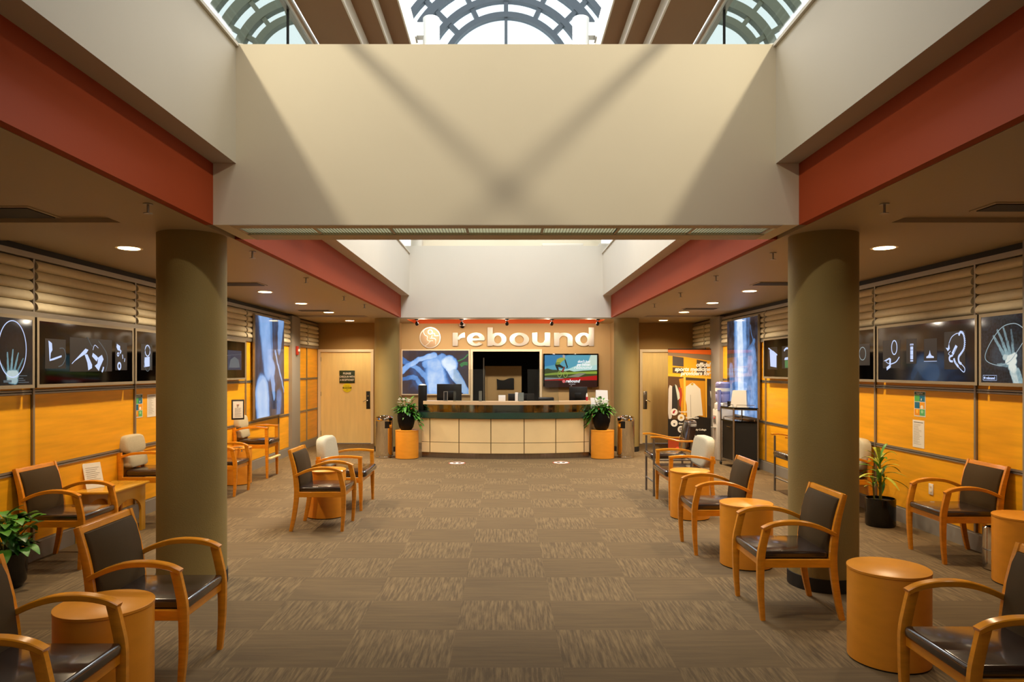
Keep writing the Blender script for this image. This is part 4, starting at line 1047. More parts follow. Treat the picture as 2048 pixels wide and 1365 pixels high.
# framed shoulder x-ray
s = thing('xray_lightbox', 'large backlit shoulder x-ray behind the left of the reception desk', 'light box', (PX(871.5, AB), AB, PZ(745, AB)))
W2, H2 = .80, .535
MB().box(-W2, W2, -.05, 0, -H2, H2).build('box_frame', 'doorframe', s, False)
MB().box(-W2+.03, W2-.03, -.053, -.05, -H2+.03, H2-.03).build('xray_film', 'xshoulder', s, False)
def xs(pts, w, m, nm, y=-.056): MB().stroke(spl(pts, 5), w, y=y, th=.002).build(nm, m, s, False)
M['xhandl'] = xraymat('xray_film_hand_left', uvcaps(.475, .565, [(.37, .76, .353, .52, .016, .008, .62, .1), (.45, .76, .49, .47, .017, .008, .65, .1), (.53, .77, .626, .52, .016, .008, .62, .1), (.60, .80, .753, .60, .013, .007, .55, .1), (.40, .84, .56, .84, .045, .045, .95, 0), (.42, .90, .54, .92, .045, .045, .8, 0), (.36, .86, .2, .68, .012, .006, .5, 0)], .03), [(0, '#070607'), (.3, '#243c48'), (.6, '#6fa0ae'), (1, '#dcf0f0')], nscale=30, namp=.12, strength=.7, warp=.012)
M['xhandr'] = xraymat('xray_film_hand_right', uvcaps(.525, .595, [(.55, .60, .40, .42, .020, .015, .42, .2), (.39, .41, .30, .30, .016, .011, .5, .2), (.61, .58, .50, .38, .020, .015, .45, .2), (.49, .36, .39, .22, .016, .011, .5, .2), (.68, .58, .61, .38, .019, .015, .42, .2), (.60, .36, .53, .19, .015, .010, .48, .2), (.75, .58, .73, .4, .017, .013, .38, .18), (.73, .38, .70, .22, .013, .009, .38, .15),
    (.56, .62, .66, .64, .03, .035, .6, .1), (.66, .64, .78, .60, .035, .03, .75, .1), (.62, .69, .76, .68, .03, .04, .8, .1), (.72, .76, .76, .80, .05, .045, .8, .1), (.74, .82, .84, 1.05, .042, .036, .75, .25), (.84, .82, .95, 1.05, .03, .028, .6, .2), (.40, .73, .60, .74, .015, .018, .35, .1), (.45, .60, .75, .62, .12, .12, .14, 0)], .03), [(0, '#131112'), (.3, '#3a4a56'), (.6, '#8fb0b8'), (.9, '#eef4ea')], nscale=40, namp=.3, strength=.8, warp=.015)
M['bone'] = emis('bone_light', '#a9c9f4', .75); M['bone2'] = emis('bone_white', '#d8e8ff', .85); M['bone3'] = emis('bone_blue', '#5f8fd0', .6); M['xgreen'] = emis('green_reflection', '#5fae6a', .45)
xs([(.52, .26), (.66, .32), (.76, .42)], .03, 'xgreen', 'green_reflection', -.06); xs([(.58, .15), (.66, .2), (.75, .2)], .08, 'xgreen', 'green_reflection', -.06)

# television
s = thing('wall_television', 'wall television showing a cyclist advert right of the office opening', 'television', (PX(1141, AB), AB-.0, PZ(740.8, AB)))
w, h = .645, .385
MB().bbox(-w, w, -.09, -.02, -h, h, .012).build('bezel', 'blackglass', s); MB().box(-.2, .2, -.02, 0, -.15, .15).build('wall_bracket', 'black', s, False)
MB().box(-.5, .5, -.03, -.0, -h-.06, -h-.01).build('cable_tray', 'tan2', s, False)
def epoly(pts, col, y, nm, e=.8, px=False):
    q = [((x-1004)/820*.585*1.02-.0, (640-z)/440*.335+.02) for x, z in pts]
    MB().prism(q, -.092-y*.0004, -.0921-y*.0004+.0002).build(nm, emis('tv_'+col.strip('#'), col, e), s, False)
epoly([(165, 205), (1840, 205), (1840, 720), (165, 720)], '#59a9c0', 1, 'picture_sky')
epoly([(165, 205), (900, 205), (500, 500), (165, 560)], '#2b83b4', 2, 'picture_sky')
epoly([(900, 640), (1300, 480), (1840, 300), (1840, 720), (500, 720), (600, 650)], '#bfe6dc', 2, 'picture_cloud')
epoly([(1640, 205), (1840, 205), (1840, 500), (1500, 560)], '#d6ead6', 3, 'picture_cloud')
epoly([(165, 640), (260, 610), (420, 660), (560, 660), (800, 690), (960, 670), (1100, 710), (1400, 680), (1840, 660), (1840, 980), (165, 980)], '#3c4c1e', 4, 'picture_field')
epoly([(165, 780), (500, 740), (1200, 720), (1840, 700), (1840, 780), (1200, 780), (700, 800), (165, 830)], '#96b040', 5, 'picture_field')
epoly([(880, 870), (1300, 750), (1500, 760), (1250, 880)], '#8f8d74', 6, 'picture_road')
epoly([(165, 890), (800, 910), (600, 960), (165, 970)], '#8d99a0', 6, 'picture_road')
epoly([(165, 965), (700, 930), (1300, 880), (1840, 830), (1840, 975), (165, 990)], '#c01212', 7, 'picture_band')
epoly([(165, 985), (1840, 975), (1840, 1190), (165, 1190)], '#2a0705', 8, 'picture_band')
for pts, col in (([(530, 430), (560, 330), (680, 280), (800, 290), (830, 330), (700, 420), (640, 500), (520, 490)], '#a8b24a'), ([(520, 430), (660, 420), (650, 510), (500, 500)], '#1c6a48'),
                 ([(495, 500), (650, 490), (780, 570), (740, 610), (600, 570), (620, 660), (580, 690), (520, 570)], '#141c14'), ([(790, 310), (830, 330), (870, 450), (910, 570), (900, 600), (840, 600), (870, 570), (820, 430)], '#102018'),
                 ([(780, 560), (820, 560), (800, 640), (750, 740), (700, 700)], '#8a3a2c'), ([(735, 210), (780, 195), (825, 230), (810, 290), (750, 285)], '#c0ae9c')):
    epoly(pts, col, 9, 'picture_cyclist')
for cx, cz in ((640, 790), (830, 800)):
    q = [((cx+60*cos(2*pi*k/20)-1004)/820*.597, (640-cz-90*sin(2*pi*k/20))/440*.335+.02) for k in range(20)]
    MB().stroke(q, .012, y=-.0962, th=.0006, closed=True).build('picture_wheel', emis('whl', '#bcd070', .6), s, False)
tw = emis('tv_text', '#ffffff', .9)
text('lettering', "don't just", .085, tw, s, (.30, -.0968, .20), ext=.0003, off=.003, shear=.25, sx=.9)
text('lettering', "get better.", .085, tw, s, (.30, -.0968, .13), ext=.0003, off=.003, shear=.25, sx=.9)
text('lettering', "rebound", .095, tw, s, (.27, -.0968, .06), ext=.0003, off=.001, shear=.3, sx=1.25)
text('lettering', "rebound", .10, tw, s, (.04, -.0968, -.255), ext=.0003, off=.003, shear=.25, sx=.95)
MB().sphere((-.165, -.096, -.262), .036, 16, 8, (1, .02, 1)).build('emblem', emis('tvr', '#e07070', .9), s)
text('lettering', "ORTHOPEDICS", .022, tw, s, (.03, -.0968, -.325), ext=.0003); text('lettering', "ads.", .022, tw, s, (.01, -.0968, -.36), ext=.0003)

# ------------------------------------------------------------------ WALL LIGHT BOXES
def wallthing(name, label, cat, side, Y, z, off=.0, group=None):
    return thing(name, label, cat, (wallx(side, Y, off), Y, z), wrot(side), group)
def lbox(side, y0, y1, z0, z1, label, off=.13):
    yc = (y0+y1)/2; t = wallthing('xray_lightbox', label, 'light box', side, yc, z0, 0, 'x-ray light boxes on the side walls')
    hw = (y1-y0)/2; h = z1-z0
    MB().box(-hw, hw, -off+.006, -.0, 0, h).build('box_body', 'dark', t, False)
    f = MB()
    for a, b, c, d in ((-hw, hw, 0, .03), (-hw, hw, h-.03, h), (-hw, -hw+.03, .03, h-.03), (hw-.03, hw, .03, h-.03)): f.box(a, b, -off, -off+.03, c, d)
    f.build('box_frame', 'aluframe', t, False)
    MB().box(-hw+.03, hw-.03, -off+.002, -off+.006, .03, h-.03).build('black_film', 'blackglass', t, False)
    return t, hw, h, -off
def pic(t, hw, h, yo, m, nm, polys=(), strokes=(), lay=1, blobs=()):
    y = yo+.0015-.0007*lay
    X = lambda u: -hw+.03+u*(2*hw-.06); Z = lambda v: h-.03-v*(h-.06)
    for p in polys: MB().prism([(X(u), Z(v)) for u, v in p], y, y+.0006).build(nm, m, t, False)
    for p, w in strokes:
        cl = len(p) > 3 and p[0] == p[-1]
        pp = [(X(u), Z(v)) for u, v in (p[:-1] if cl else p)]
        MB().stroke(spl(pp+([pp[0]] if cl else []), 5), w, y=y, th=.0006).build(nm, m, t, False)
def rect(u0, u1, v0, v1): return [(u0, v0), (u1, v0), (u1, v1), (u0, v1)]
ell = lambda cu, cv, ru, rv, n=24: [(cu+ru*cos(2*pi*k/n), cv+rv*sin(2*pi*k/n)) for k in range(n)]+[(cu+ru, cv)]

# left B (u from near end to far end on the left wall)
L = ('l', 1.555, 2.18)
T = lbox('l', 6.115, 7.735, 1.555, 2.18, 'wide x-ray light box on the left wall with three film sheets, left of the column')
pic(*T, 'xf', 'film_sheet', [rect(.05, .24, .27, .75), rect(.28, .74, .22, .80), rect(.78, .93, .25, .78)])
pic(*T, 'xw', 'xray_picture', [[(.08, .3), (.11, .34), (.115, .45), (.10, .5), (.095, .60), (.20, .53), (.20, .56), (.13, .61), (.09, .63), (.085, .45)],
    [(.30, .66), (.36, .55), (.44, .40), (.47, .42), (.45, .48), (.38, .56)], [(.43, .5), (.46, .5), (.51, .68), (.51, .74), (.47, .78), (.46, .65)],
    [(.52, .47), (.56, .52), (.58, .56), (.56, .62), (.51, .53)], [(.58, .55), (.62, .50), (.64, .58), (.60, .72), (.585, .79), (.54, .70), (.57, .66)], [(.80, .28), (.84, .32), (.84, .38), (.86, .42), (.81, .40), (.795, .34)]],
    [([(.30, .67), (.36, .56)], .006), (ell(.83, .70, .018, .06), .02), (ell(.815, .48, .01, .03), .012), ([(.87, .48), (.875, .56)], .012), ([(.84, .43), (.85, .45)], .03), ([(.90, .55), (.895, .62)], .01), ([(.52, .42), (.54, .33), (.58, .38)], .006), ([(.64, .72), (.63, .78), (.62, .81)], .02)], 2)
pic(*T, 'xg2', 'faint_lines', [], [([(.18, .42), (.22, .42), (.24, .55), (.21, .68), (.17, .72)], .008), ([(.58, .25), (.63, .35), (.68, .5), (.68, .7), (.66, .8)], .008), ([(.46, .2), (.5, .33), (.52, .36)], .006)], 3)
# left A: hand
def hand(t, mirror, m1='xg', m2='xw', tilt=False):
    tt, hw, h, yo = t
    for c in tt.children:
        if c.name.startswith('black_film'): c.data.materials[0] = M['xhandr' if tilt else 'xhandl']; c.name = 'xray_film'
    if not tilt:
        pic(*t, 'xw', 'racket_outline', [], [(ell(.48, .46, .35, .42, 28), .008)], 2)
        pic(*t, 'xg2', 'caption_lines', [], [([(.25, .94), (.45, .94)], .02), ([(.62, .86), (.85, .86)], .006), ([(.62, .90), (.75, .90)], .006), ([(.62, .93), (.8, .93)], .006), ([(.62, .96), (.9, .96)], .006)], 3)
    else:
        pic(*t, 'xg', 'racket_outline', [], [([(.98, .22), (.80, .14), (.55, .16), (.35, .28), (.16, .48), (.10, .62), (.20, .70), (.45, .74), (.68, .68), (.84, .54), (1.0, .38)], .007)], 3)
T = lbox('l', 5.55, 6.085, 1.555, 2.18, 'tall x-ray light box showing an upright hand in an oval at the left edge'); hand(T, False)
T = lbox('l', 7.77, 9.42, 1.555, 2.18, 'x-ray light box on the left wall just left of the foreground column')
pic(*T, 'xf', 'film_sheet', [rect(.06, .22, .25, .78), rect(.4, .6, .25, .7)])
pic(*T, 'xw', 'xray_picture', [[(.11, .52), (.18, .5), (.18, .70), (.10, .72)], rect(.45, .55, .4, .6)], [(ell(.15, .38, .035, .11), .012)], 2); pic(*T, 'xg2', 'faint_lines', [], [(ell(.15, .55, .05, .25), .008)], 3)
T = lbox('l', 9.52, 11.16, 1.555, 2.18, 'x-ray light box just right of the left column, beside the leg x-ray')
pic(*T, 'xd', 'film_sheet', [rect(.55, .9, .25, .78)]); pic(*T, 'xg2', 'xray_picture', [[(.58, .72), (.62, .5), (.72, .42), (.82, .5), (.86, .72)]], [([(.5, .4), (.9, .34)], .006)], 2)
# right side: u from far end (left in view) to near end
T = lbox('r', 6.41, 8.10, 1.57, 2.225, 'wide x-ray light box on the right wall with four film sheets')
pic(*T, 'xf', 'film_sheet', [rect(.06, .27, .25, .78), rect(.34, .45, .25, .70), rect(.53, .66, .27, .66), rect(.73, .92, .18, .80)])
for c in T[0].children:
    if c.name.startswith('black_film'):
        c.data.materials[0] = xraymat('blue_glow_film', uvcaps(1.63, .565, [(.40, .95, .52, .6, .05, .08, .4, 0), (.5, .75, .62, .85, .12, .14, .5, 0), (.55, .6, .78, .7, .08, .05, .3, 0)], .03), [(0, '#050405'), (.3, '#0d1c30'), (.8, '#2a5580')], nscale=8, namp=.15, strength=.5, warp=.2)
def wavy(P, amp, n, w):
    q = spl(P, n); out = []
    for i, p in enumerate(q):
        p0, p1 = q[max(i-1, 0)], q[min(i+1, len(q)-1)]; dx, dz = (p1[0]-p0[0])*3, p1[1]-p0[1]; l = sqrt(dx*dx+dz*dz) or 1
        sg = amp*(1 if i % 2 else -1); out.append((p[0]-dz/l*sg/3, p[1]+dx/l*sg))
    return (out, w)
pic(*T, 'xw', 'xray_picture', [[(.07, .64), (.14, .58), (.15, .60), (.10, .645)], [(.14, .58), (.16, .60), (.158, .74), (.14, .72)], [(.155, .70), (.158, .76), (.11, .82), (.105, .76)],
     rect(.385, .415, .39, .62), rect(.382, .418, .34, .37), rect(.385, .415, .635, .66), [(.555, .58), (.575, .56), (.585, .52), (.59, .47), (.595, .52), (.605, .56), (.63, .58), (.63, .605), (.555, .605)],
     [(.80, .53), (.835, .40), (.852, .43), (.815, .57)], [(.745, .44), (.765, .45), (.775, .37), (.782, .46), (.765, .50)]],
    [(ell(.20, .39, .032, .13), .012), ([(.16, .70), (.22, .66), (.26, .57)], .012), ([(.10, .655), (.13, .69), (.145, .67)], .008), ([(.775, .37), (.80, .27), (.84, .22), (.87, .215)], .007),
     wavy([(.865, .25), (.875, .20), (.90, .22), (.915, .33), (.91, .46), (.885, .54), (.862, .60), (.865, .68), (.885, .71)], .018, 9, .007), ([(.885, .71), (.915, .78), (.912, .84), (.895, .83), (.86, .76)], .008),
     ([(.86, .76), (.83, .68), (.82, .62)], .022), ([(.81, .57), (.78, .60), (.785, .66), (.81, .67)], .02), ([(.785, .57), (.77, .54), (.79, .50)], .006), ([(.53, .66), (.66, .66)], .005)], 2)
pic(*T, 'xf', 'picture_detail', [], [([(.386, .36), (.414, .36)], .006), ([(.386, .45), (.414, .45)], .005), ([(.386, .54), (.414, .54)], .004), ([(.82, .53), (.84, .46)], .005), ([(.835, .68), (.845, .71)], .004)], 3)
T = lbox('r', 5.80, 6.385, 1.57, 2.225, 'x-ray light box at the right edge showing a hand behind a racket hoop'); hand(T, True, tilt=True)
text('lettering', 'rebound', .032, 'xw', T[0], (-.14, T[3]-.0015, .07), ext=.0004, off=.0008)
f = MB(); f.stroke([(-.235, .05), (-.235, .095), (-.065, .095), (-.065, .05), (-.235, .05)], .003, y=T[3]-.001, th=.001); f.build('caption_border', 'xw', T[0], False)
MB().sphere((-.215, T[3]-.001, .072), .011, 10, 6, (1, .1, 1)).build('caption_emblem', 'xw', T[0])
T = lbox('r', 8.14, 9.84, 1.57, 2.225, 'x-ray light box on the right wall just right of the foreground column')
pic(*T, 'xf', 'film_sheet', [rect(.80, .95, .28, .72)]); pic(*T, 'xg', 'xray_picture', [], [(ell(.85, .48, .045, .13), .008)], 2)
T = lbox('r', 9.88, 11.55, 1.57, 2.225, 'x-ray light box just left of the right column, beside the spine x-ray')
pic(*T, 'xf', 'film_sheet', [rect(.10, .34, .2, .8), rect(.45, .7, .2, .78)])
pic(*T, 'xw', 'xray_picture', [[(.15, .28), (.24, .30), (.32, .38), (.32, .75), (.17, .72)], [(.52, .5), (.62, .48), (.63, .55), (.51, .56)]], [([(.12, .22), (.34, .42)], .02), ([(.5, .32), (.55, .26), (.62, .27)], .03)], 2)
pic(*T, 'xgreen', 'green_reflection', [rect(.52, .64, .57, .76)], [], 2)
# tall x-rays
for side, y0, y1, m, lab in (('l', 11.66, 13.25, 'xleg', 'tall backlit leg bone x-ray on the left wall'), ('r', 11.86, 13.45, 'xspine', 'tall backlit blue spine x-ray on the right wall')):
    t = wallthing('tall_xray_lightbox', lab, 'light box', side, (y0+y1)/2, .86, 0)
    hw = (y1-y0)/2; h = 2.66-.86
    MB().box(-hw, hw, -.10, -.064, 0, h).build('box_frame', 'alu', t, False)
    g = MB().box(-hw+.02, hw-.02, -.104, -.1, .02-h/2, h-.02-h/2).build('xray_film', m, t, False); g.location = (0, 0, h/2)
# wall papers
def poster(side, Y, z0, z1, w, lab, colour):
    t = wallthing('wall_poster' if colour else 'wall_notice', lab, 'poster' if colour else 'notice', side, Y, z0, .0205)
    h = z1-z0
    MB().box(-w/2, w/2, -.003, 0, 0, h).build('sheet', 'paper', t, False)
    if colour:
        e = .008; cols = ['#4fae5c', '#0f6f94', '#0d6a8c', '#f0a21c', '#e8951c', '#57b06c']
        MB().box(-w/2+e, w/2-e, -.0045, -.003, h*.86, h-e).build('header', mat('teal', '#2d6a5a', .5), t, False)
        text('lettering', 'together', w*.17, 'paper', t, (0, -.005, h*.925), ext=.0003)
        for k in range(6):
            cx = (-w/4+e/2) if k % 2 == 0 else (w/4-e/2); r = k//2; zc = h*(.72-.275*r)
            MB().box(cx-w*.225, cx+w*.225, -.0045, -.003, zc-h*.125, zc+h*.125).build('tile', mat('tile', cols[k], .5), t, False)
        MB().stroke([(w*.14, h*.64), (w*.17, h*.72)], .012, y=-.0055, th=.001).build('tile_mark', 'paper', t, False)
        MB().sphere((w*.2, -.0045, h*.38), w*.1, 12, 8, (1.2, .05, 1)).build('tile_mark', 'paper', t)
        MB().sphere((-w*.22, -.0045, h*.2), w*.08, 12, 8, (.8, .05, 1.4)).build('tile_mark', mat('yel', '#ffcf40', .5), t)
        MB().sphere((w*.22, -.0045, h*.2), w*.09, 12, 8, (1.2, .05, 1)).build('tile_mark', mat('lg', '#9fd6a4', .5), t)
    else:
        MB().box(-w/2+.02, w/2-.02, -.0042, -.003, h*.91, h*.93).build('heading_bar', 'dark', t, False)
        mb = MB(); rn = random.Random(int(Y*10))
        for k in range(18): 
            a = rn.uniform(.05, .4)*w; mb.box(-w/2+.02, -w/2+.02+a+w*.3, -.0042, -.003, h*(.84-.042*k), h*(.84-.042*k)+.003)
        mb.build('print', mat('grey_print3', '#a29a90', .7), t, False)
def wallY(px, side, off=.02):
    Y = 7
    for _ in range(20): Y = abs(wallx(side, Y, off))*F/abs(px-VX)
    return Y
def zw(py, Y): return H-(py-VY)*Y/F
for side, pa, pb, ya, yb, lab, c in (('l', 267.5, 284.5, 789, 836, 'colourful tiled poster on the left wall panel beside a white notice', True), ('l', 294, 311, 789, 834, 'white printed notice on the left wall right of the colourful poster', False),
                              ('r', 1829, 1851.5, 783, 834, 'colourful tiled poster on the right wall panel', True), ('r', 1826, 1849, 841, 896, 'white printed notice under the poster on the right wall', False)):
    Y0, Y1 = wallY(pa, side), wallY(pb, side); Y = (Y0+Y1)/2
    poster(side, Y, zw(yb, Y), zw(ya, Y), abs(Y1-Y0), lab, c)
# outlet, fire strobe
def outlet(side, Y, z, lab):
    t = wallthing('wall_outlet', lab, 'outlet', side, Y, z, .0205)
    MB().bbox(-.036, .036, -.008, 0, -.058, .058, .003).build('cover_plate', 'paper', t)
    for zz in (-.025, .025): MB().bbox(-.018, .018, -.0095, -.007, zz-.014, zz+.014, .002).build('socket', 'doorframe', t)
Y = wallY(1863, 'r'); outlet('r', Y, zw(979, Y), 'white wall outlet behind the chair at the right wall')
t = wallthing('fire_alarm_strobe', 'small red fire alarm strobe on the left rear pilaster', 'fire alarm', 'l', 14.08, 2.1, .09)
MB().bbox(-.045, .045, -.045, 0, -.09, .09, .01).build('alarm_body', mat('alarm_red', '#b0311c', .4), t); MB().bbox(-.03, .03, -.07, -.04, -.02, .03, .006).build('strobe_lens', 'paper', t)

# ------------------------------------------------------------------ BANNER, COOLER, CART
BY = 14.5
t = thing('roll_up_banner', 'roll-up sports medicine banner with locker picture before the rear right door', 'banner', (PX(1380, BY), BY, 0))
bw, bt, bb = 44*BY/F, PZ(698, BY), .05
MB().bbox(-bw-.02, bw+.02, -.1, .1, 0, .06, .015).build('banner_base', 'alu', t)
MB().tube([(0, .03, .05), (0, .03, bt)], .01).build('support_pole', 'alu', t); MB().box(-bw, bw, -.008, .008, bt-.02, bt).build('top_rail', 'dark', t, False)
MB().box(-bw, bw, -.002, .002, bb, bt).build('banner_sheet', mat('banner_black', '#15110f', .5), t, False)
def bp(pts, col, lay, nm):
    q = [(-bw+(x-138)/(1230-138)*2*bw, bt-(z-100)/(1365)*110*BY/F) for x, z in pts]
    MB().prism(q, -.002-.0006*lay-.0005, -.002-.0006*lay).build(nm, mat('print_'+col.strip('#'), col, .5), t, False)
# picture, coordinates of the zoomed photograph: x 138..1230, z 100..(1365*2)
bp([(138, 120), (1230, 120), (1230, 1900), (138, 1900)], '#6a4a18', 1, 'picture_lockers')
bp([(138, 120), (1230, 120), (1230, 250), (138, 190)], '#f06a10', 2, 'picture_ceiling')
bp([(138, 195), (1230, 255), (1230, 410), (540, 300), (138, 270)], '#8a7358', 2, 'picture_ceiling')
bp([(138, 270), (540, 300), (1230, 410), (1230, 780), (138, 730)], '#eba616', 2, 'picture_lockers')
bp([(250, 280), (525, 320), (525, 545), (250, 520)], '#4a413c', 3, 'picture_cubby'); bp([(850, 370), (1100, 420), (1100, 760), (850, 740)], '#504234', 3, 'picture_cubby'); bp([(250, 560), (520, 570), (520, 720), (250, 700)], '#4a3a28', 3, 'picture_cubby')
bp([(138, 720), (1230, 790), (1230, 850), (138, 780)], '#f0b42a', 4, 'picture_shelf')
bp([(138, 790), (520, 800), (520, 1900), (138, 1900)], '#5a3c1c', 3, 'picture_locker_inside'); bp([(575, 810), (1060, 850), (1060, 1900), (575, 1900)], '#c9880f', 3, 'picture_locker_inside'); bp([(575, 810), (1060, 850), (1060, 900), (575, 880)], '#4a3820', 4, 'picture_locker_inside')
bp([(410, 850), (520, 830), (520, 1800), (450, 1800), (470, 1200)], '#d89010', 4, 'picture_locker_side'); bp([(1105, 850), (1230, 860), (1230, 1900), (1105, 1900)], '#2c211c', 4, 'picture_locker_inside')
bp([(522, 790), (575, 795), (575, 1750), (530, 1750)], '#f2c04a', 5, 'picture_post'); bp([(1062, 830), (1102, 835), (1102, 1800), (1075, 1800)], '#eeb038', 5, 'picture_post')
bp([(580, 1040), (700, 960), (740, 940), (790, 960), (940, 1100), (1000, 1760), (900, 1760), (880, 1900), (620, 1900), (600, 1500), (570, 1360)], '#dcd6ca', 6, 'picture_coat')
bp([(690, 1240), (700, 1240), (715, 1900), (700, 1900)], '#9a9488', 7, 'picture_coat_seam'); bp([(720, 950), (770, 955), (760, 1010), (700, 1000)], '#b89a40', 7, 'picture_coat_collar')
bp([(180, 1000), (240, 1030), (230, 1800), (170, 1900), (138, 1700), (150, 1100)], '#cfc6c0', 5, 'picture_jersey'); bp([(240, 1060), (310, 990), (360, 1200), (380, 1560), (350, 1700), (240, 1700)], '#2a2824', 6, 'picture_jersey')
bp([(310, 980), (350, 1010), (420, 1200), (430, 1330), (380, 1380)], '#c8d0c0', 7, 'picture_jersey'); bp([(400, 1050), (470, 1080), (490, 1240), (450, 1560), (420, 1500)], '#b03a20', 6, 'picture_jersey')
bp([(1150, 1000), (1215, 1100), (1210, 1550), (1130, 1500)], '#3a3638', 5, 'picture_jersey'); bp([(1180, 1150), (1210, 1160), (1200, 1330)], '#e8e4dc', 6, 'picture_jersey')
bp([(138, 1840), (620, 1860), (880, 1770), (1230, 1840), (1230, 2330), (138, 2330)], '#17120f', 8, 'picture_lower')
bp([(138, 2330), (1230, 2330), (1230, 2690), (138, 2690)], '#a83c10', 8, 'picture_foot')
def bt_(body, x, z, size, al='RIGHT', shear=.2, off=.0015, sx=1):
    return text('lettering', body, size, 'textw', t, (-bw+(x-138)/(1230-138)*2*bw, -.0095, bt-(z-100)/1365*110*BY/F), ext=.0006, off=off, align=al, shear=shear, sx=sx)
bt_('official', 1180, 500, .115, off=.005); bt_('sports medicine', 1180, 610, .115, off=.005, sx=1.0); bt_('providers for', 1180, 715, .115, off=.005)
bt_('Portland', 400, 1665, .05, 'LEFT', 0); bt_('Winterhawks', 570, 1815, .05, 'LEFT', 0); bt_('Gonzaga', 400, 1955, .05, 'LEFT', 0); bt_('Community College', 600, 2110, .05, 'LEFT', 0)
bt_('Proudly serving collegiate,', 685, 2270, .042, 'CENTER', 0); bt_('and high schools since 1977', 685, 2320, .042, 'CENTER', 0)
for i, (x, z, col) in enumerate(((290, 1670, '#a8202c'), (460, 1810, '#c89a1c'), (290, 1950, '#3a3a44'), (460, 2100, '#54545c'))):
    cx, cz = -bw+(x-138)/1092*2*bw, bt-(z-100)/1365*110*BY/F
    g = MB().lathe([(.072, 0), (.072, .003)], 32).build('badge', 'paper', t); g.location = (cx, -.0075, cz); g.rotation_euler = (pi/2, 0, 0)
    sh = [[(-.035, -.03), (-.03, .01), (0, .04), (.035, .035), (.01, 0), (.0, -.03)], [(-.03, -.02), (-.01, .03), (.03, .01), (.025, -.02)], [(-.02, .0), (.02, .0), (.015, -.025), (0, -.04), (-.015, -.025)], [(-.03, -.035), (-.03, .035), (.03, .035), (.03, .02), (-.01, .02), (-.01, -.02), (.03, -.02), (.03, -.035)]][i]
    MB().prism([(cx+a, cz+b) for a, b in sh], -.0125, -.0105).build('badge_mark', mat('bm'+str(i), col, .5), t, False)
g = MB().lathe([(.055, 0), (.055, .002)], 24).build('foot_emblem', mat('salmon', '#e8583c', .5), t); g.location = (-bw+(380-138)/1092*2*bw, -.0075, bt-(2600-100)/1365*110*BY/F); g.rotation_euler = (pi/2, 0, 0)

t = thing('water_cooler', 'white water cooler with blue bottle beside the black cart', 'water cooler', (4.13, 13.2, 0))
MB().bbox(-.15, .15, -.15, .15, 0, .96, .02).build('cooler_body', 'coolwhite', t); MB().lathe([(.15, .95), (.155, .98), (.15, 1.06), (.12, 1.09)], 32).build('bottle_collar', 'coolwhite', t)
MB().lathe([(.05, 1.05), (.12, 1.10), (.135, 1.15), (.135, 1.24), (.128, 1.25), (.135, 1.26), (.135, 1.36), (.128, 1.37), (.135, 1.38), (.135, 1.45), (.11, 1.48), (.001, 1.485)], 32, cap=False).build('water_bottle', 'blueglass', t)
MB().lathe([(.1365, 1.30), (.1365, 1.36)], 32, cap=False).build('bottle_label', 'paper', t)
MB().bbox(-.158, -.14, -.08, .08, .70, .84, .005).build('tap_recess', 'greybase', t)
for y in (-.04, .04): MB().bbox(-.185, -.15, y-.012, y+.012, .78, .81, .004).build('tap', 'blueglass' if y > 0 else 'pink', t)
MB().bbox(-.20, -.14, -.09, .09, .60, .62, .005).build('drip_tray', 'greybase', t)
t = thing('paper_cup_stack', 'blue cup dispenser hanging beside the water bottle', 'cup dispenser', (4.015, 13.045, .95))
MB().lathe([(.03, 0), (.036, .38)], 20).build('cup_tube', 'blueglass', t)

t = thing('media_cart', 'black wheeled cart with steel posts and glass shelves at the right wall', 'cart', (0, 0, 0))
cp = [(3.885, 12.52), (3.94, 11.98), (4.295, 11.80), (4.295, 12.60)]
cpi = [(4.13+(x-4.13)*.93, 12.2+(y-12.2)*.93) for x, y in cp]
def plan(z0, z1, k=1.0): return MB().prism([(4.13+(x-4.13)*k, 12.2+(y-12.2)*k) for x, y in cp], z0, z1, 'z')
plan(.10, .13, 1).build('base_plate', 'metal', t, False)
plan(.13, .80, .93).build('cabinet_body', mat('cart_black', '#0c0908', .5), t, False)
plan(.80, .825, 1).build('middle_shelf', 'blackglass', t, False); plan(1.03, 1.055, 1.02).build('top_shelf', 'blackglass', t, False)
plan(1.012, 1.03, 1).build('top_trim', 'metal', t, False)
for x, y in cp:
    MB().tube([(x, y, .07), (x, y, 1.04)], .016).build('post', 'metal', t)
    MB().sphere((x, y, .035), .035, 12, 8, (.6, 1, 1)).build('caster', 'black', t)
for z in (.87, 1.10):
    mb = MB()
    for (a, b) in ((0, 1), (1, 2), (3, 0)):
        A, B_ = Vector((*cpi[a], z)), Vector((*cpi[b], z)); d = B_-A
        mb.tube([A+d*.1-Vector((0, 0, .045)), A+d*.1, A+d*.9, A+d*.9-Vector((0, 0, .045))], .005, 6)
    mb.build('guard_rail', 'chrome', t)
MB().box(3.92, 3.945, 12.1, 12.3, .70, .715).build('door_handle', 'chrome', t, False)
t = thing('leaflet_box', 'white leaflet box standing on the black cart', 'leaflet box', (4.1, 12.2, 1.057), R(-30))
MB().hexa([(-.13, -.07, 0), (.15, -.07, 0), (.15, .07, 0), (-.13, .07, 0), (-.10, -.02, .29), (.13, -.02, .29), (.13, .05, .29), (-.10, .05, .29)]).build('box_body', 'coolwhite', t, False)
MB().box(-.16, .18, -.09, .09, -.0, .006).build('box_foot', 'paper', t, False)
o = MB().lathe([(.03, 0), (.035, .09), (.03, .09)], 16, (3.99, 12.38, 1.057)).build('dark_cup', 'black', None); tag(o, 'small dark cup at the left of the cart top', 'cup')

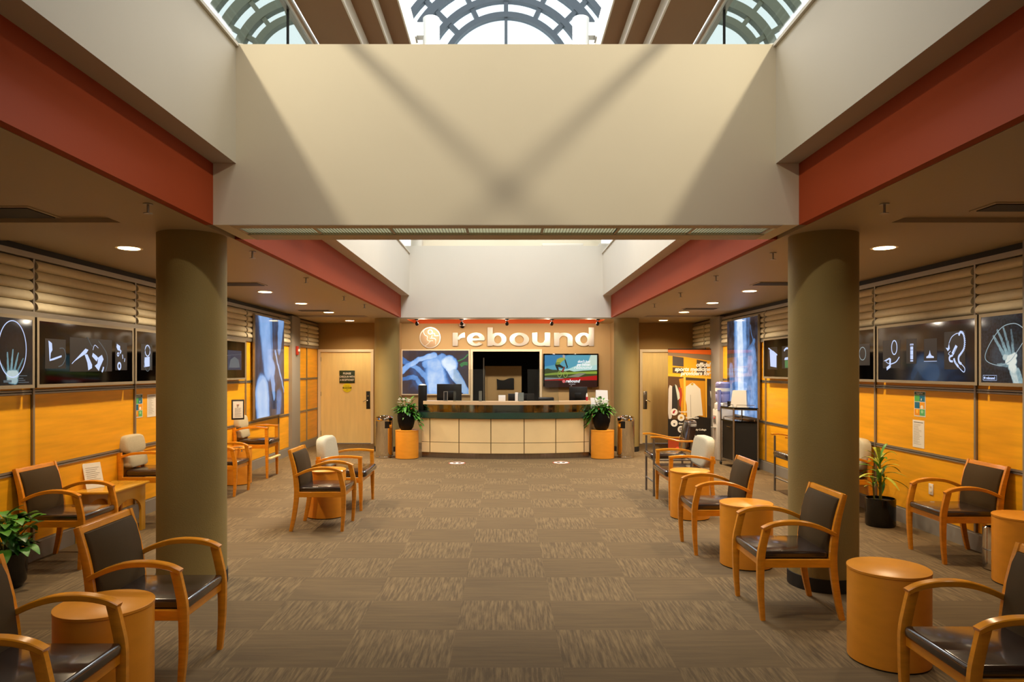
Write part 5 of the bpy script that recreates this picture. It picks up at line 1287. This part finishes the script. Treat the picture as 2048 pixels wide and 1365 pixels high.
# ------------------------------------------------------------------ LIGHT
def light(name, kind, loc, energy, col, rot=(0, 0, 0), **kw):
    l = bpy.data.lights.new(name, kind); l.energy = energy; l.color = col
    for k_, v in kw.items(): setattr(l, k_, v)
    o = bpy.data.objects.new(name, l); C.objects.link(o); o.location = loc; o.rotation_euler = rot; return o
WARM = (1.0, .79, .51); WARMW = (1.0, .87, .69); DAY = (.86, .94, 1.0)
for side in 'lr':
    sx = -1 if side == 'l' else 1
    for y in [2.75, 4.5]+seen[side]:
        light('downlight_lamp', 'SPOT', (sx*3.43, y, CEIL+.01), 6 if y < 4 else 34 if y < 5 else 150 if y < 9 else 230 if y < 12 else 360, WARM, spot_size=R(146), spot_blend=.8, shadow_soft_size=.06)
for x in (-1.8, -.9, 0, .9, 1.8):
    light('accent_lamp', 'SPOT', (x, 14.95, CEIL-.06), 48, WARMW, rot=(R(48), 0, 0), spot_size=R(110), spot_blend=.8, shadow_soft_size=.03)
    light('canopy_glow', 'POINT', (x, 14.95, CEIL-.05), 6, WARMW, shadow_soft_size=.03)
for y, e in ((4.6, 95), (7.5, 230), (10.0, 300)):
    for sx in (-1, 1):
        light('sconce_lamp', 'SPOT', (sx*1.08, y, 6.34), e, WARMW, spot_size=R(84), spot_blend=1, shadow_soft_size=.09)
for y, e in ((1.6, 15), (10, 600)):
    light('skylight_day', 'AREA', (0, y, 7.6), e, (.95, .96, .95), shape='RECTANGLE', size=2.2, size_y=5 if y < 5 else 7)
for sx in (-1, 1):   # light from the side galleries
    o = light('gallery_lamp', 'SPOT', (sx*3.05, 2.9, 5.95), 640, (1, .88, .72), spot_size=R(68), spot_blend=.7, shadow_soft_size=.10)
    o.rotation_euler = (Vector((-sx*.15, 5.13, 3.3))-o.location).to_track_quat('-Z', 'Y').to_euler()
w = bpy.data.worlds.new('World'); bpy.context.scene.world = w; w.use_nodes = True
bg = w.node_tree.nodes['Background']; bg.inputs[0].default_value = (.92, .97, 1.0, 1); bg.inputs[1].default_value = 1.7

# ------------------------------------------------------------------ CAMERA
cam = bpy.data.cameras.new('camera'); co = bpy.data.objects.new('camera', cam); C.objects.link(co)
co.location = (0, 0, H); co.rotation_euler = (pi/2, 0, 0)
cam.sensor_width = 36; cam.lens = 36*F/2048; cam.shift_x = (1024-VX)/2048; cam.shift_y = (VY-682.5)/2048
cam.clip_start = .05; cam.clip_end = 200
sc = bpy.context.scene; sc.camera = co
sc.view_settings.view_transform = 'Standard'; sc.view_settings.look = 'None'; sc.view_settings.gamma = 1
sc.view_settings.exposure = 0
sc.cycles.use_denoising = True; sc.cycles.max_bounces = 8; sc.cycles.transparent_max_bounces = 12
sc.cycles.sample_clamp_indirect = 4
